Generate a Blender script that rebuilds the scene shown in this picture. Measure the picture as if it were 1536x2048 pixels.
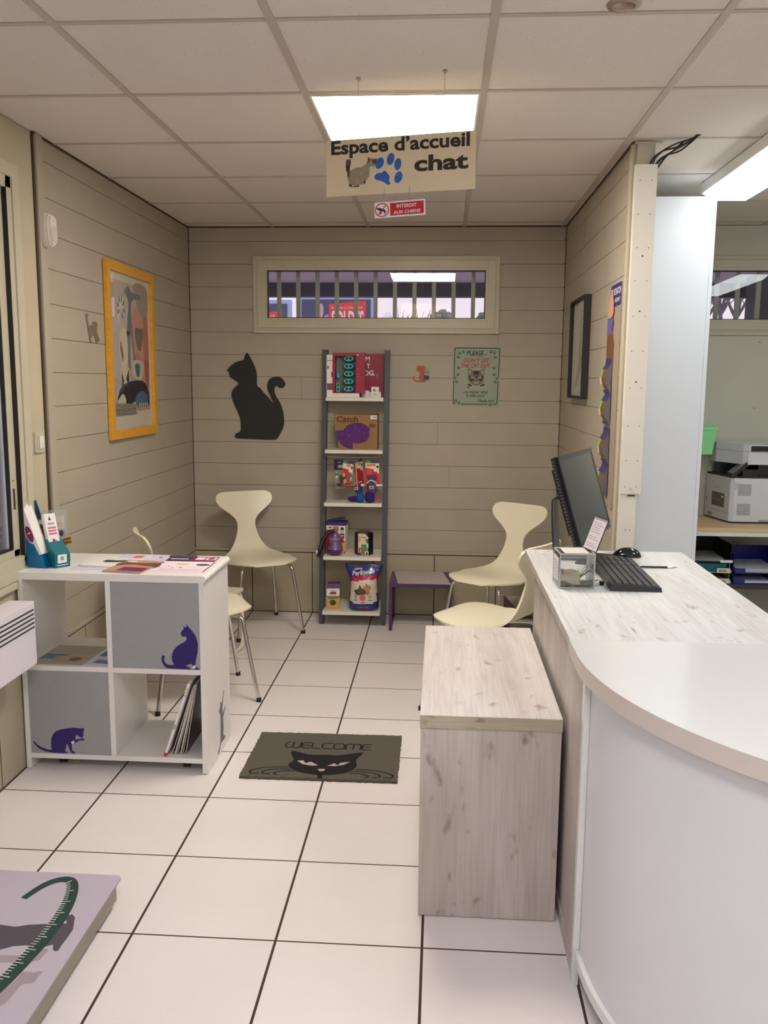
import bpy, bmesh, math, random
from mathutils import Vector, Matrix
R = random.Random(7)
for o in list(bpy.data.objects): bpy.data.objects.remove(o)
SC = bpy.context.scene
COL = SC.collection
PI = math.pi

# ---------------------------------------------------------------- camera
F = Vector((-0.0632416, 0.9869995, -0.14775824))
RT = Vector((0.99783866, 0.06518226, 0.00832401))
UP = Vector((-0.01784701, 0.14691246, 0.98898848))
cd = bpy.data.cameras.new('camera'); cam = bpy.data.objects.new('camera', cd); COL.objects.link(cam)
cd.sensor_fit = 'VERTICAL'; cd.sensor_height = 24.0; cd.sensor_width = 18.0
cd.lens = 1740.18 / 2048 * 24.0
cd.clip_start = 0.05; cd.clip_end = 300
cam.matrix_world = Matrix(((RT.x, UP.x, -F.x, 0), (RT.y, UP.y, -F.y, 0), (RT.z, UP.z, -F.z, 1.5264), (0, 0, 0, 1)))
SC.camera = cam

# ---------------------------------------------------------------- world, exposure
SC.view_settings.view_transform = 'Standard'; SC.view_settings.look = 'None'
SC.view_settings.gamma = 1.0; SC.view_settings.use_curve_mapping = False
SC.view_settings.exposure = 0.0
W = bpy.data.worlds.new('overcast_sky'); SC.world = W; W.use_nodes = True
wn = W.node_tree.nodes; wl = W.node_tree.links
bg = wn['Background']
tc = wn.new('ShaderNodeTexCoord'); nz = wn.new('ShaderNodeTexNoise'); nz.inputs['Scale'].default_value = 2.2
nz.inputs['Detail'].default_value = 4
cr = wn.new('ShaderNodeValToRGB'); cr.color_ramp.elements[0].position = .3; cr.color_ramp.elements[1].position = .7
cr.color_ramp.elements[0].color = (.86, .74, .84, 1); cr.color_ramp.elements[1].color = (.95, .88, .96, 1)
wl.new(tc.outputs['Generated'], nz.inputs['Vector']); wl.new(nz.outputs['Fac'], cr.inputs['Fac']); wl.new(cr.outputs['Color'], bg.inputs['Color'])
SKY = 1.05
bg.inputs['Strength'].default_value = SKY

PANEL_E = 37.0
FRONT_E = 27.0
TUBE_E = 11.0

# ---------------------------------------------------------------- materials
MATS = {}
def lin(c):
    return tuple(((v / 255) / 12.92 if v / 255 <= .04045 else ((v / 255 + .055) / 1.055) ** 2.4) for v in c)
def mat(name, col, rough=.5, metal=0., noise=0., nscale=60., bump=0., bscale=200., coat=0., emit=None, estr=0., alpha=1., spec=.5, aniso=None, trans=0.):
    if name in MATS: return MATS[name]
    m = bpy.data.materials.new(name); m.use_nodes = True; nt = m.node_tree; b = nt.nodes['Principled BSDF']
    c = lin(col) + (1,)
    b.inputs['Base Color'].default_value = c
    b.inputs['Roughness'].default_value = rough; b.inputs['Metallic'].default_value = metal
    b.inputs['Specular IOR Level'].default_value = spec
    if coat: b.inputs['Coat Weight'].default_value = coat; b.inputs['Coat Roughness'].default_value = .1
    if trans: b.inputs['Transmission Weight'].default_value = trans
    if emit: b.inputs['Emission Color'].default_value = tuple(emit) + (1,); b.inputs['Emission Strength'].default_value = estr
    if alpha < 1: b.inputs['Alpha'].default_value = alpha
    tcn = nt.nodes.new('ShaderNodeTexCoord')
    src = tcn.outputs['Object']
    if aniso:
        mp = nt.nodes.new('ShaderNodeMapping'); mp.inputs['Scale'].default_value = aniso; nt.links.new(src, mp.inputs['Vector']); src = mp.outputs['Vector']
    n = nt.nodes.new('ShaderNodeTexNoise'); n.inputs['Scale'].default_value = nscale; n.inputs['Detail'].default_value = 4
    nt.links.new(src, n.inputs['Vector'])
    mx = nt.nodes.new('ShaderNodeMix'); mx.data_type = 'RGBA'; mx.blend_type = 'MULTIPLY'
    a = noise if noise else .02
    rp = nt.nodes.new('ShaderNodeValToRGB')
    rp.color_ramp.elements[0].position = .3; rp.color_ramp.elements[1].position = .7
    rp.color_ramp.elements[0].color = (1 - a, 1 - a, 1 - a, 1); rp.color_ramp.elements[1].color = (1 + a * .3, 1 + a * .3, 1 + a * .3, 1)
    nt.links.new(n.outputs['Fac'], rp.inputs['Fac'])
    mx.inputs['Factor'].default_value = 1; mx.inputs['A'].default_value = c
    nt.links.new(rp.outputs['Color'], mx.inputs['B']); nt.links.new(mx.outputs['Result'], b.inputs['Base Color'])
    if bump:
        n2 = nt.nodes.new('ShaderNodeTexNoise'); n2.inputs['Scale'].default_value = bscale; n2.inputs['Detail'].default_value = 3
        nt.links.new(src, n2.inputs['Vector'])
        bp = nt.nodes.new('ShaderNodeBump'); bp.inputs['Strength'].default_value = bump; bp.inputs['Distance'].default_value = .002
        nt.links.new(n2.outputs['Fac'], bp.inputs['Height']); nt.links.new(bp.outputs['Normal'], b.inputs['Normal'])
    MATS[name] = m
    return m
def emat(name, col, s):
    if name in MATS: return MATS[name]
    m = bpy.data.materials.new(name); m.use_nodes = True; nt = m.node_tree; nt.nodes.clear()
    e = nt.nodes.new('ShaderNodeEmission'); o = nt.nodes.new('ShaderNodeOutputMaterial')
    e.inputs['Color'].default_value = tuple(col) + (1,); e.inputs['Strength'].default_value = s
    nt.links.new(e.outputs[0], o.inputs['Surface']); MATS[name] = m; return m
def glassmat(name, tint=(1, 1, 1), rough=.0, refl=1.0, haze=0.):
    m = bpy.data.materials.new(name); m.use_nodes = True; nt = m.node_tree; nt.nodes.clear()
    t = nt.nodes.new('ShaderNodeBsdfTransparent'); g = nt.nodes.new('ShaderNodeBsdfGlossy'); g.inputs['Roughness'].default_value = rough
    t.inputs['Color'].default_value = tint + (1,)
    fr = nt.nodes.new('ShaderNodeFresnel'); fr.inputs['IOR'].default_value = 1.5
    mu = nt.nodes.new('ShaderNodeMath'); mu.operation = 'MULTIPLY'; mu.inputs[1].default_value = refl; mu.use_clamp = True
    mx = nt.nodes.new('ShaderNodeMixShader'); o = nt.nodes.new('ShaderNodeOutputMaterial')
    nt.links.new(fr.outputs[0], mu.inputs[0]); nt.links.new(mu.outputs[0], mx.inputs['Fac']); nt.links.new(t.outputs[0], mx.inputs[1]); nt.links.new(g.outputs[0], mx.inputs[2])
    last = mx
    if haze:
        d = nt.nodes.new('ShaderNodeBsdfDiffuse'); d.inputs['Color'].default_value = (.8, .8, .78, 1)
        m2 = nt.nodes.new('ShaderNodeMixShader'); m2.inputs['Fac'].default_value = haze
        nt.links.new(mx.outputs[0], m2.inputs[1]); nt.links.new(d.outputs[0], m2.inputs[2]); last = m2
    nt.links.new(last.outputs[0], o.inputs['Surface']); MATS[name] = m; return m

WALL = mat('painted_boards', (175, 166, 148), .55, noise=.05, nscale=6, bump=.15, bscale=90)
PLAST = mat('cream_plaster', (190, 180, 154), .7, noise=.06, nscale=5, bump=.3, bscale=60)
OFFW = mat('office_wall', (200, 198, 182), .7, noise=.04, nscale=4, bump=.2, bscale=150)
GAP = mat('dark_gap', (74, 56, 40), .9)
PVC = mat('cream_pvc', (196, 189, 165), .35, noise=.04, nscale=8)
GASK = mat('black_gasket', (22, 20, 20), .5)
GLASS = glassmat('window_glass', refl=.75)
WHITE = mat('white_laminate', (232, 229, 224), .3, noise=.015, nscale=20)
WHITEG = mat('white_gloss', (219, 220, 218), .16, noise=.01, coat=.3)
CARDW = mat('white_card', (232, 228, 224), .55)
BLACK = mat('black_plastic', (24, 25, 26), .38)
BLACKM = mat('black_matte', (30, 29, 27), .7)
CHROME = mat('chrome', (215, 212, 208), .16, metal=1.)
SHELLM = mat('ivory_shell', (233, 226, 200), .33, noise=.02, nscale=5)
PURPM = mat('purple_metal', (78, 42, 88), .35)
GREY = mat('grey_door', (158, 160, 160), .45, noise=.03, nscale=30)
RACK = mat('anthracite_wood', (66, 70, 74), .5, noise=.1, nscale=30, aniso=(1, 1, .05))
VIOLET = mat('violet_vinyl', (42, 22, 104), .4)
CEILG = mat('ceiling_bar', (188, 176, 163), .5)
DARKLINE = mat('ceiling_seam', (92, 76, 62), .9)

def tile_mat(name, ox, oy, s, axes, base, grout, gw, rough=.3):
    m = bpy.data.materials.new(name); m.use_nodes = True; nt = m.node_tree; N = nt.nodes; L = nt.links; b = N['Principled BSDF']
    tcn = N.new('ShaderNodeTexCoord'); sp = N.new('ShaderNodeSeparateXYZ'); L.new(tcn.outputs['Object'], sp.inputs[0])
    def mth(op, a, c=None, clamp=False):
        n = N.new('ShaderNodeMath'); n.operation = op; n.use_clamp = clamp
        for i, v in ((0, a), (1, c)):
            if v is None: continue
            if isinstance(v, (int, float)): n.inputs[i].default_value = v
            else: L.new(v, n.inputs[i])
        return n.outputs[0]
    masks = []; cells = []
    for ax, off, w in ((axes[0], ox, gw[0]), (axes[1], oy, gw[1])):
        if off is None: continue
        u = mth('DIVIDE', mth('SUBTRACT', sp.outputs[ax], off), s)
        r = mth('ABSOLUTE', mth('SUBTRACT', u, mth('ROUND', u)))
        masks.append(mth('LESS_THAN', r, w / s / 2)); cells.append(mth('FLOOR', u))
    mk = masks[0]
    if len(masks) > 1: mk = mth('MAXIMUM', masks[0], masks[1])
    cell = mth('ADD', mth('MULTIPLY', cells[0], 12.9898), mth('MULTIPLY', cells[-1], 78.233))
    rnd = mth('FRACT', mth('MULTIPLY', mth('SINE', cell), 43758.5))
    val = mth('ADD', .975, mth('MULTIPLY', rnd, .035))
    n1 = N.new('ShaderNodeTexNoise'); n1.inputs['Scale'].default_value = 330; n1.inputs['Detail'].default_value = 2; L.new(tcn.outputs['Object'], n1.inputs['Vector'])
    r1 = N.new('ShaderNodeValToRGB'); r1.color_ramp.elements[0].position = .29; r1.color_ramp.elements[1].position = .36
    r1.color_ramp.elements[0].color = (.8, .76, .74, 1); r1.color_ramp.elements[1].color = (1, 1, 1, 1); L.new(n1.outputs['Fac'], r1.inputs['Fac'])
    n2 = N.new('ShaderNodeTexNoise'); n2.inputs['Scale'].default_value = 3; L.new(tcn.outputs['Object'], n2.inputs['Vector'])
    v2 = mth('ADD', .95, mth('MULTIPLY', n2.outputs['Fac'], .1))
    hs = N.new('ShaderNodeHueSaturation'); hs.inputs['Color'].default_value = lin(base) + (1,); L.new(mth('MULTIPLY', val, v2), hs.inputs['Value'])
    mm = N.new('ShaderNodeMix'); mm.data_type = 'RGBA'; mm.blend_type = 'MULTIPLY'; mm.inputs['Factor'].default_value = 1
    L.new(hs.outputs[0], mm.inputs['A']); L.new(r1.outputs[0], mm.inputs['B'])
    mx = N.new('ShaderNodeMix'); mx.data_type = 'RGBA'; L.new(mk, mx.inputs['Factor']); L.new(mm.outputs['Result'], mx.inputs['A']); mx.inputs['B'].default_value = lin(grout) + (1,)
    L.new(mx.outputs['Result'], b.inputs['Base Color'])
    L.new(mth('ADD', rough, mth('MULTIPLY', mk, .5)), b.inputs['Roughness'])
    bp = N.new('ShaderNodeBump'); bp.invert = True; bp.inputs['Strength'].default_value = .5; bp.inputs['Distance'].default_value = .002
    L.new(mk, bp.inputs['Height']); L.new(bp.outputs[0], b.inputs['Normal'])
    return m
TS = 0.4034; FX = -1.236; FY = 2.9818
FLOORM = tile_mat('floor_tiles', FX, FY, TS, (0, 1), (229, 222, 219), (62, 46, 36), (.0075, .0055))
DADOX = tile_mat('wall_tiles_back', FX, None, TS, (0, 2), (174, 164, 140), (62, 46, 36), (.006, .006), .4)
DADOY = tile_mat('wall_tiles_side', FY, None, TS, (1, 2), (174, 164, 140), (62, 46, 36), (.006, .006), .4)

def ceil_mat():
    m = bpy.data.materials.new('acoustic_tile'); m.use_nodes = True; nt = m.node_tree; N = nt.nodes; L = nt.links; b = N['Principled BSDF']
    b.inputs['Roughness'].default_value = .9
    tcn = N.new('ShaderNodeTexCoord')
    v = N.new('ShaderNodeTexVoronoi'); v.inputs['Scale'].default_value = 62; L.new(tcn.outputs['Object'], v.inputs['Vector'])
    r = N.new('ShaderNodeValToRGB'); r.color_ramp.elements[0].position = .07; r.color_ramp.elements[1].position = .13
    L.new(v.outputs['Distance'], r.inputs['Fac'])
    n = N.new('ShaderNodeTexNoise'); n.inputs['Scale'].default_value = 30; L.new(tcn.outputs['Object'], n.inputs['Vector'])
    r2 = N.new('ShaderNodeValToRGB'); r2.color_ramp.elements[0].position = .47; r2.color_ramp.elements[1].position = .56; L.new(n.outputs['Fac'], r2.inputs['Fac'])
    mxx = N.new('ShaderNodeMath'); mxx.operation = 'MAXIMUM'; L.new(r.outputs[0], mxx.inputs[0]); L.new(r2.outputs[0], mxx.inputs[1])
    mx = N.new('ShaderNodeMix'); mx.data_type = 'RGBA'; L.new(mxx.outputs[0], mx.inputs['Factor'])
    mx.inputs['A'].default_value = lin((140, 122, 106)) + (1,); mx.inputs['B'].default_value = lin((218, 209, 199)) + (1,)
    L.new(mx.outputs['Result'], b.inputs['Base Color'])
    bp = N.new('ShaderNodeBump'); bp.inputs['Strength'].default_value = .35; bp.inputs['Distance'].default_value = .002
    n3 = N.new('ShaderNodeTexNoise'); n3.inputs['Scale'].default_value = 260; L.new(tcn.outputs['Object'], n3.inputs['Vector'])
    L.new(n3.outputs['Fac'], bp.inputs['Height']); L.new(bp.outputs[0], b.inputs['Normal'])
    return m
CEILM = ceil_mat()

def oak(name, base, dark, grain, scale=1., rough=.45):
    """washed oak: grain = object axis (0/1/2) the fibres run along"""
    m = bpy.data.materials.new(name); m.use_nodes = True; nt = m.node_tree; N = nt.nodes; L = nt.links; b = N['Principled BSDF']
    b.inputs['Roughness'].default_value = rough
    tcn = N.new('ShaderNodeTexCoord')
    def mp(sc):
        q = N.new('ShaderNodeMapping'); s = [sc[0] * scale] * 3; s[grain] = sc[1] * scale; q.inputs['Scale'].default_value = s
        L.new(tcn.outputs['Object'], q.inputs['Vector']); return q.outputs[0]
    def noise(sc, detail, p0, p1, c0, c1, dist=0.):
        n = N.new('ShaderNodeTexNoise'); n.inputs['Scale'].default_value = 1; n.inputs['Detail'].default_value = detail; n.inputs['Distortion'].default_value = dist
        L.new(mp(sc), n.inputs['Vector'])
        r = N.new('ShaderNodeValToRGB'); r.color_ramp.elements[0].position = p0; r.color_ramp.elements[1].position = p1
        r.color_ramp.elements[0].color = c0 + (1,); r.color_ramp.elements[1].color = c1 + (1,); L.new(n.outputs['Fac'], r.inputs['Fac']); return r.outputs[0]
    B = lin(base); D = lin(dark)
    c = noise((9, 1.2), 6, .34, .62, tuple(.5 * x + .5 * y for x, y in zip(B, D)), B, .6)
    fine = noise((130, 5), 3, .25, .6, (.84, .83, .82), (1, 1, 1))
    knots = noise((26, 12), 2, .25, .36, (.66, .56, .5), (1, 1, 1), .25)
    crack = noise((70, 4.5), 2, .235, .275, (.45, .4, .37), (1, 1, 1), .4)
    for t in (fine, knots, crack):
        mx = N.new('ShaderNodeMix'); mx.data_type = 'RGBA'; mx.blend_type = 'MULTIPLY'; mx.inputs['Factor'].default_value = 1
        L.new(c, mx.inputs['A']); L.new(t, mx.inputs['B']); c = mx.outputs['Result']
    L.new(c, b.inputs['Base Color'])
    bp = N.new('ShaderNodeBump'); bp.inputs['Strength'].default_value = .12; bp.inputs['Distance'].default_value = .002; L.new(fine, bp.inputs['Height']); L.new(bp.outputs[0], b.inputs['Normal'])
    return m
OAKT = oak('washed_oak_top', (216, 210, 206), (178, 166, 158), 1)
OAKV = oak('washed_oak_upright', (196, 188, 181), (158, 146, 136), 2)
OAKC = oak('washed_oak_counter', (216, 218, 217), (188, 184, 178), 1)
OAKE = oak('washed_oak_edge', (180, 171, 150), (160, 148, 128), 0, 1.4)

# ---------------------------------------------------------------- mesh helpers
def sm(pts, n=4, closed=True):
    out = []; N = len(pts)
    for i in range(N if closed else N - 1):
        p = [Vector(pts[(i + k) % N] if closed else pts[min(max(i + k, 0), N - 1)]) for k in (-1, 0, 1, 2)]
        for j in range(n):
            t = j / n
            q = .5 * ((2 * p[1]) + (-p[0] + p[2]) * t + (2 * p[0] - 5 * p[1] + 4 * p[2] - p[3]) * t * t + (-p[0] + 3 * p[1] - 3 * p[2] + p[3]) * t ** 3)
            out.append(tuple(q))
    if not closed: out.append(tuple(pts[-1]))
    return out
def ell(cx, cy, rx, ry, n=20, a=0.):
    return [(cx + rx * math.cos(t) * math.cos(a) - ry * math.sin(t) * math.sin(a), cy + rx * math.cos(t) * math.sin(a) + ry * math.sin(t) * math.cos(a)) for t in (2 * PI * i / n for i in range(n))]
def rect(x0, y0, x1, y1): return [(x0, y0), (x1, y0), (x1, y1), (x0, y1)]
def rrect(x0, y0, x1, y1, r, n=4):
    out = []
    for cx, cy, a in ((x1 - r, y1 - r, 0), (x0 + r, y1 - r, 90), (x0 + r, y0 + r, 180), (x1 - r, y0 + r, 270)):
        for i in range(n + 1):
            t = math.radians(a + 90 * i / n); out.append((cx + r * math.cos(t), cy + r * math.sin(t)))
    return out
def frame(o, u, v):
    u = Vector(u).normalized(); v = Vector(v); n = u.cross(v).normalized(); v = n.cross(u)
    return Matrix(((u.x, v.x, n.x, o[0]), (u.y, v.y, n.y, o[1]), (u.z, v.z, n.z, o[2]), (0, 0, 0, 1)))
BACKW = lambda x, y, z: frame((x, y, z), (1, 0, 0), (0, 0, 1))       # faces -y
LEFTW = lambda x, y, z: frame((x, y, z), (0, 1, 0), (0, 0, 1))       # faces +x
RIGHTW = lambda x, y, z: frame((x, y, z), (0, -1, 0), (0, 0, 1))     # faces -x
FLATT = lambda x, y, z: frame((x, y, z), (1, 0, 0), (0, 1, 0))       # faces up
class MB:
    def __init__(s): s.v = []; s.f = []; s.m = []; s.sm = []; s.mats = []; s.M = Matrix()
    def mi(s, m):
        if m not in s.mats: s.mats.append(m)
        return s.mats.index(m)
    def add(s, vs, fs, m, smooth=False):
        b = len(s.v); s.v += [tuple(s.M @ Vector(p)) for p in vs]; k = s.mi(m)
        for f in fs: s.f.append([b + i for i in f]); s.m.append(k); s.sm.append(smooth)
        return s
    def box(s, x0, x1, y0, y1, z0, z1, m, bev=0.):
        if bev:
            bm = bmesh.new(); bmesh.ops.create_cube(bm, size=1)
            for v in bm.verts: v.co = Vector(((x0 + x1) / 2 + v.co.x * (x1 - x0), (y0 + y1) / 2 + v.co.y * (y1 - y0), (z0 + z1) / 2 + v.co.z * (z1 - z0)))
            bmesh.ops.bevel(bm, geom=bm.edges[:], offset=bev, segments=2, profile=.7, affect='EDGES')
            bm.verts.ensure_lookup_table()
            r = s.add([v.co[:] for v in bm.verts], [[v.index for v in f.verts] for f in bm.faces], m); bm.free(); return r
        return s.add([(x, y, z) for z in (z0, z1) for y in (y0, y1) for x in (x0, x1)], [(0, 2, 3, 1), (4, 5, 7, 6), (0, 1, 5, 4), (2, 6, 7, 3), (0, 4, 6, 2), (1, 3, 7, 5)], m)
    def poly(s, pts, m, n0=0., th=.0006, side=None, back=True):
        a = sum(pts[i][0] * pts[(i + 1) % len(pts)][1] - pts[(i + 1) % len(pts)][0] * pts[i][1] for i in range(len(pts)))
        if a < 0: pts = pts[::-1]
        k = len(pts)
        s.add([(p[0], p[1], n0 + th) for p in pts], [list(range(k))], m)
        fs = [(i, (i + 1) % k, k + (i + 1) % k, k + i) for i in range(k)]
        s.add([(p[0], p[1], n0) for p in pts] + [(p[0], p[1], n0 + th) for p in pts], fs, side or m)
        if back: s.add([(p[0], p[1], n0) for p in pts], [list(range(k))[::-1]], side or m)
        return s
    def tube(s, pts, r, m, seg=10, closed=False):
        pts = [Vector(p) for p in pts]; n = len(pts); vs = []; fs = []
        t0 = (pts[1] - pts[0]).normalized(); up = Vector((0, 0, 1)) if abs(t0.z) < .9 else Vector((1, 0, 0)); nrm = t0.cross(up).normalized()
        for i, p in enumerate(pts):
            if closed: t = (pts[(i + 1) % n] - pts[i - 1]).normalized()
            else: t = (pts[min(i + 1, n - 1)] - pts[max(i - 1, 0)]).normalized()
            nrm = (nrm - t * nrm.dot(t)).normalized(); bn = t.cross(nrm); rr = r[i] if isinstance(r, (list, tuple)) else r
            vs += [tuple(p + nrm * rr * math.cos(2 * PI * k / seg) + bn * rr * math.sin(2 * PI * k / seg)) for k in range(seg)]
        for i in range(n if closed else n - 1):
            j = (i + 1) % n
            fs += [(i * seg + k, i * seg + (k + 1) % seg, j * seg + (k + 1) % seg, j * seg + k) for k in range(seg)]
        if not closed: fs += [list(range(seg))[::-1], [(n - 1) * seg + k for k in range(seg)]]
        return s.add(vs, fs, m, True)
    def lathe(s, prof, m, c=(0, 0, 0), seg=28, sx=1., sy=1.):
        vs = []; fs = []
        for r, z in prof: vs += [(c[0] + sx * r * math.cos(2 * PI * k / seg), c[1] + sy * r * math.sin(2 * PI * k / seg), c[2] + z) for k in range(seg)]
        for i in range(len(prof) - 1): fs += [(i * seg + k, i * seg + (k + 1) % seg, (i + 1) * seg + (k + 1) % seg, (i + 1) * seg + k) for k in range(seg)]
        fs += [list(range(seg))[::-1], [(len(prof) - 1) * seg + k for k in range(seg)]]
        return s.add(vs, fs, m, True)
    def blob(s, c, r, m, sub=2, jit=0., rr=R):
        bm = bmesh.new(); bmesh.ops.create_icosphere(bm, subdivisions=sub, radius=1)
        vs = []
        for v in bm.verts:
            k = 1 + rr.uniform(-jit, jit); vs.append((c[0] + v.co.x * r[0] * k, c[1] + v.co.y * r[1] * k, c[2] + v.co.z * r[2] * k))
        s.add(vs, [[v.index for v in f.verts] for f in bm.faces], m, True); bm.free(); return s
    def text(s, body, m, x0, x1, y0, y1, n0=.0006, bold=.0, shear=0., th=.0004):
        cu = bpy.data.curves.new('t', 'FONT'); cu.body = body; cu.size = 1; cu.offset = bold; cu.shear = shear; cu.resolution_u = 3
        o = bpy.data.objects.new('t', cu); me = bpy.data.meshes.new_from_object(o)
        vs = [v.co.copy() for v in me.vertices]
        ax, bx = min(v.x for v in vs), max(v.x for v in vs); ay, by = min(v.y for v in vs), max(v.y for v in vs)
        q = [(x0 + (v.x - ax) / (bx - ax) * (x1 - x0), y0 + (v.y - ay) / (by - ay) * (y1 - y0), n0 + th) for v in vs]
        s.add(q, [list(p.vertices) for p in me.polygons], m)
        bpy.data.objects.remove(o); bpy.data.curves.remove(cu); bpy.data.meshes.remove(me); return s
    def build(s, name, parent=None, loc=None, rot=None, auto=True):
        me = bpy.data.meshes.new(name); me.from_pydata(s.v, [], s.f)
        for m in s.mats: me.materials.append(m)
        me.polygons.foreach_set('material_index', s.m); me.polygons.foreach_set('use_smooth', s.sm); me.update()
        if any(s.sm) :
            try: me.set_sharp_from_angle(angle=math.radians(40))
            except Exception: pass
        o = bpy.data.objects.new(name, me); COL.objects.link(o)
        if parent: o.parent = parent
        if loc: o.location = loc
        if rot: o.rotation_euler = rot
        return o
def thing(name, label, cat, loc=(0, 0, 0), rz=0., group=None, rot=None):
    o = bpy.data.objects.new(name, None); COL.objects.link(o); o.empty_display_size = .05
    o.location = loc; o.rotation_euler = rot or (0, 0, rz); o['label'] = label; o['category'] = cat
    if group: o['group'] = group
    return o
def tag(o, label, cat, group=None):
    o['label'] = label; o['category'] = cat
    if group: o['group'] = group
    return o
def struct(o): o['kind'] = 'structure'; return o
def dup(root, loc, rz, label=None, group=None):
    r = root.copy(); COL.objects.link(r); r.location = loc; r.rotation_euler = (0, 0, rz)
    if label: r['label'] = label
    if group: r['group'] = group
    for ch in list(root.children):
        c = ch.copy(); COL.objects.link(c); c.parent = r
        for g in ch.children:
            d = g.copy(); COL.objects.link(d); d.parent = c
    return r
def thingf(name, label, cat, fr, group=None):
    o = thing(name, label, cat, group=group); o.matrix_world = fr; return o
XL, XR, YB, HC = -1.6206, 0.7538, 5.6115, 2.4833
XF, YR = 3.3, -2.6          # far side of the office, rear of the room
YE = 3.72                   # near end of the partition wall

# ---------------------------------------------------------------- floor, ceiling
m = MB(); m.box(XL - .2, XF + .1, YR - .1, YB + .2, -.1, 0, FLOORM); struct(m.build('floor'))
CX, CY = -1.0754, 2.4796
m = MB(); m.box(XL - .2, XF + .1, YR - .1, YB + .2, HC + .004, HC + .1, CEILM); ceil = struct(m.build('ceiling'))
PANELS = [(1, 1, PANEL_E), (1, -4, FRONT_E), (1, -7, FRONT_E), (4, -3, FRONT_E)]
m = MB(); t = .012
for i in range(-1, 8):
    x = CX + .6 * i
    if XL < x < XF: m.box(x - t, x + t, YR, YB, HC, HC + .004, CEILG)
for j in range(-9, 6):
    y = CY + .6 * j
    if not YR < y < YB - .02: continue
    for i in range(-2, 8):
        xa, xb = max(CX + .6 * i + t, XL), min(CX + .6 * i + .6 - t, XF)
        if xb - xa > .02:
            m.box(xa, xb, y - t, y + t * .7, HC + .0005, HC + .004, CEILG); m.box(xa, xb, y + t * .7, y + t * .7 + .003, HC + .002, HC + .004, DARKLINE)
for (xa, xb, ya, yb) in ((XL, XR, YB - .006, YB), (XL, XL + .007, 3.49, YB), (XR - .006, XR, YE, YB)):
    m.box(xa, xb, ya, yb, HC - .004, HC + .004, GAP)
struct(m.build('trim_ceiling_grid'))

# ---------------------------------------------------------------- walls
def wall_boxes(m, a, b, z0, z1, holes, put, mt):
    """solid wall along u from a to b with rectangular holes (u0,u1,z0,z1)"""
    us = sorted({a, b} | {h[0] for h in holes} | {h[1] for h in holes}); us = [u for u in us if a <= u <= b]
    for u0, u1 in zip(us, us[1:]):
        c = (u0 + u1) / 2; hs = sorted([h for h in holes if h[0] < c < h[1]], key=lambda h: h[2]); z = z0
        for h in hs:
            if h[2] > z: put(m, u0, u1, z, h[2], mt)
            z = h[3]
        if z < z1: put(m, u0, u1, z, z1, mt)
W1 = (-1.144, .294, 1.894, 2.248)      # opening of the cat corner window
W2 = (1.42, 2.95, 1.894, 2.248)        # opening of the office window
BS = .1405; BZ0 = .430
def boards(m, a, b, hole, put):
    z = BZ0; k = 0
    while z < HC - .01:
        z1 = min(z + BS, HC)
        for u0, u1, za, zb in ([(a, b, z, z1)] if not hole or z1 <= hole[2] or z >= hole[3] else
                               [(a, hole[0], z, z1), (hole[1], b, z, z1)] + ([(hole[0], hole[1], z, hole[2])] if z < hole[2] else []) + ([(hole[0], hole[1], hole[3], z1)] if z1 > hole[3] else [])):
            if zb - za > .006: put(m, u0, u1, za + .0013, zb - .0012, WALL)
        z += BS; k += 1
# back wall
m = MB()
wall_boxes(m, XL - .2, XF + .1, -.1, HC + .1, [W1, W2], lambda m, u0, u1, z0, z1, mt: m.box(u0, u1, YB + .014, YB + .2, z0, z1, mt), PLAST)
wb = struct(m.build('wall_back'))
m = MB(); put = lambda m, u0, u1, z0, z1, mt: m.box(u0, u1, YB, YB + .0138, z0, z1, mt)
m.box(XL, XR, YB + .004, YB + .0139, .43, 1.85, GAP); m.box(XL, -1.16, YB + .004, YB + .0139, 1.8, HC, GAP); m.box(.32, XR, YB + .004, YB + .0139, 1.8, HC, GAP); m.box(-1.2, .4, YB + .004, YB + .0139, 2.27, HC, GAP)
boards(m, XL, XR + .0, W1, put)
for x, k in ((-.02, 5), (.06, 3), (-.9, 7), (.35, 9), (-.45, 2)): m.box(x, x + .0014, YB - .0004, YB + .001, BZ0 + k * BS, BZ0 + (k + 1) * BS, GAP)
struct(m.build('wall_back_boards'))
m = MB(); m.box(XL, XR, YB - .004, YB + .0138, 0, .404, DADOX); m.box(XL, XR, YB - .008, YB + .0138, .411, .430, WALL, .003); m.box(XL, XR, YB - .003, YB + .001, .404, .411, GAP); m.box(XL, XR, YB - .007, YB - .004, 0, .005, GAP)
struct(m.build('baseboard_back'))
m = MB(); m.box(XR + .1, XF, YB, YB + .0139, 0, HC, OFFW) if False else wall_boxes(m, XR + .02, XF, 0, HC, [W2], lambda m, u0, u1, z0, z1, mt: m.box(u0, u1, YB - .004, YB + .0139, z0, z1, mt), OFFW)
struct(m.build('wall_office_back'))
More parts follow.
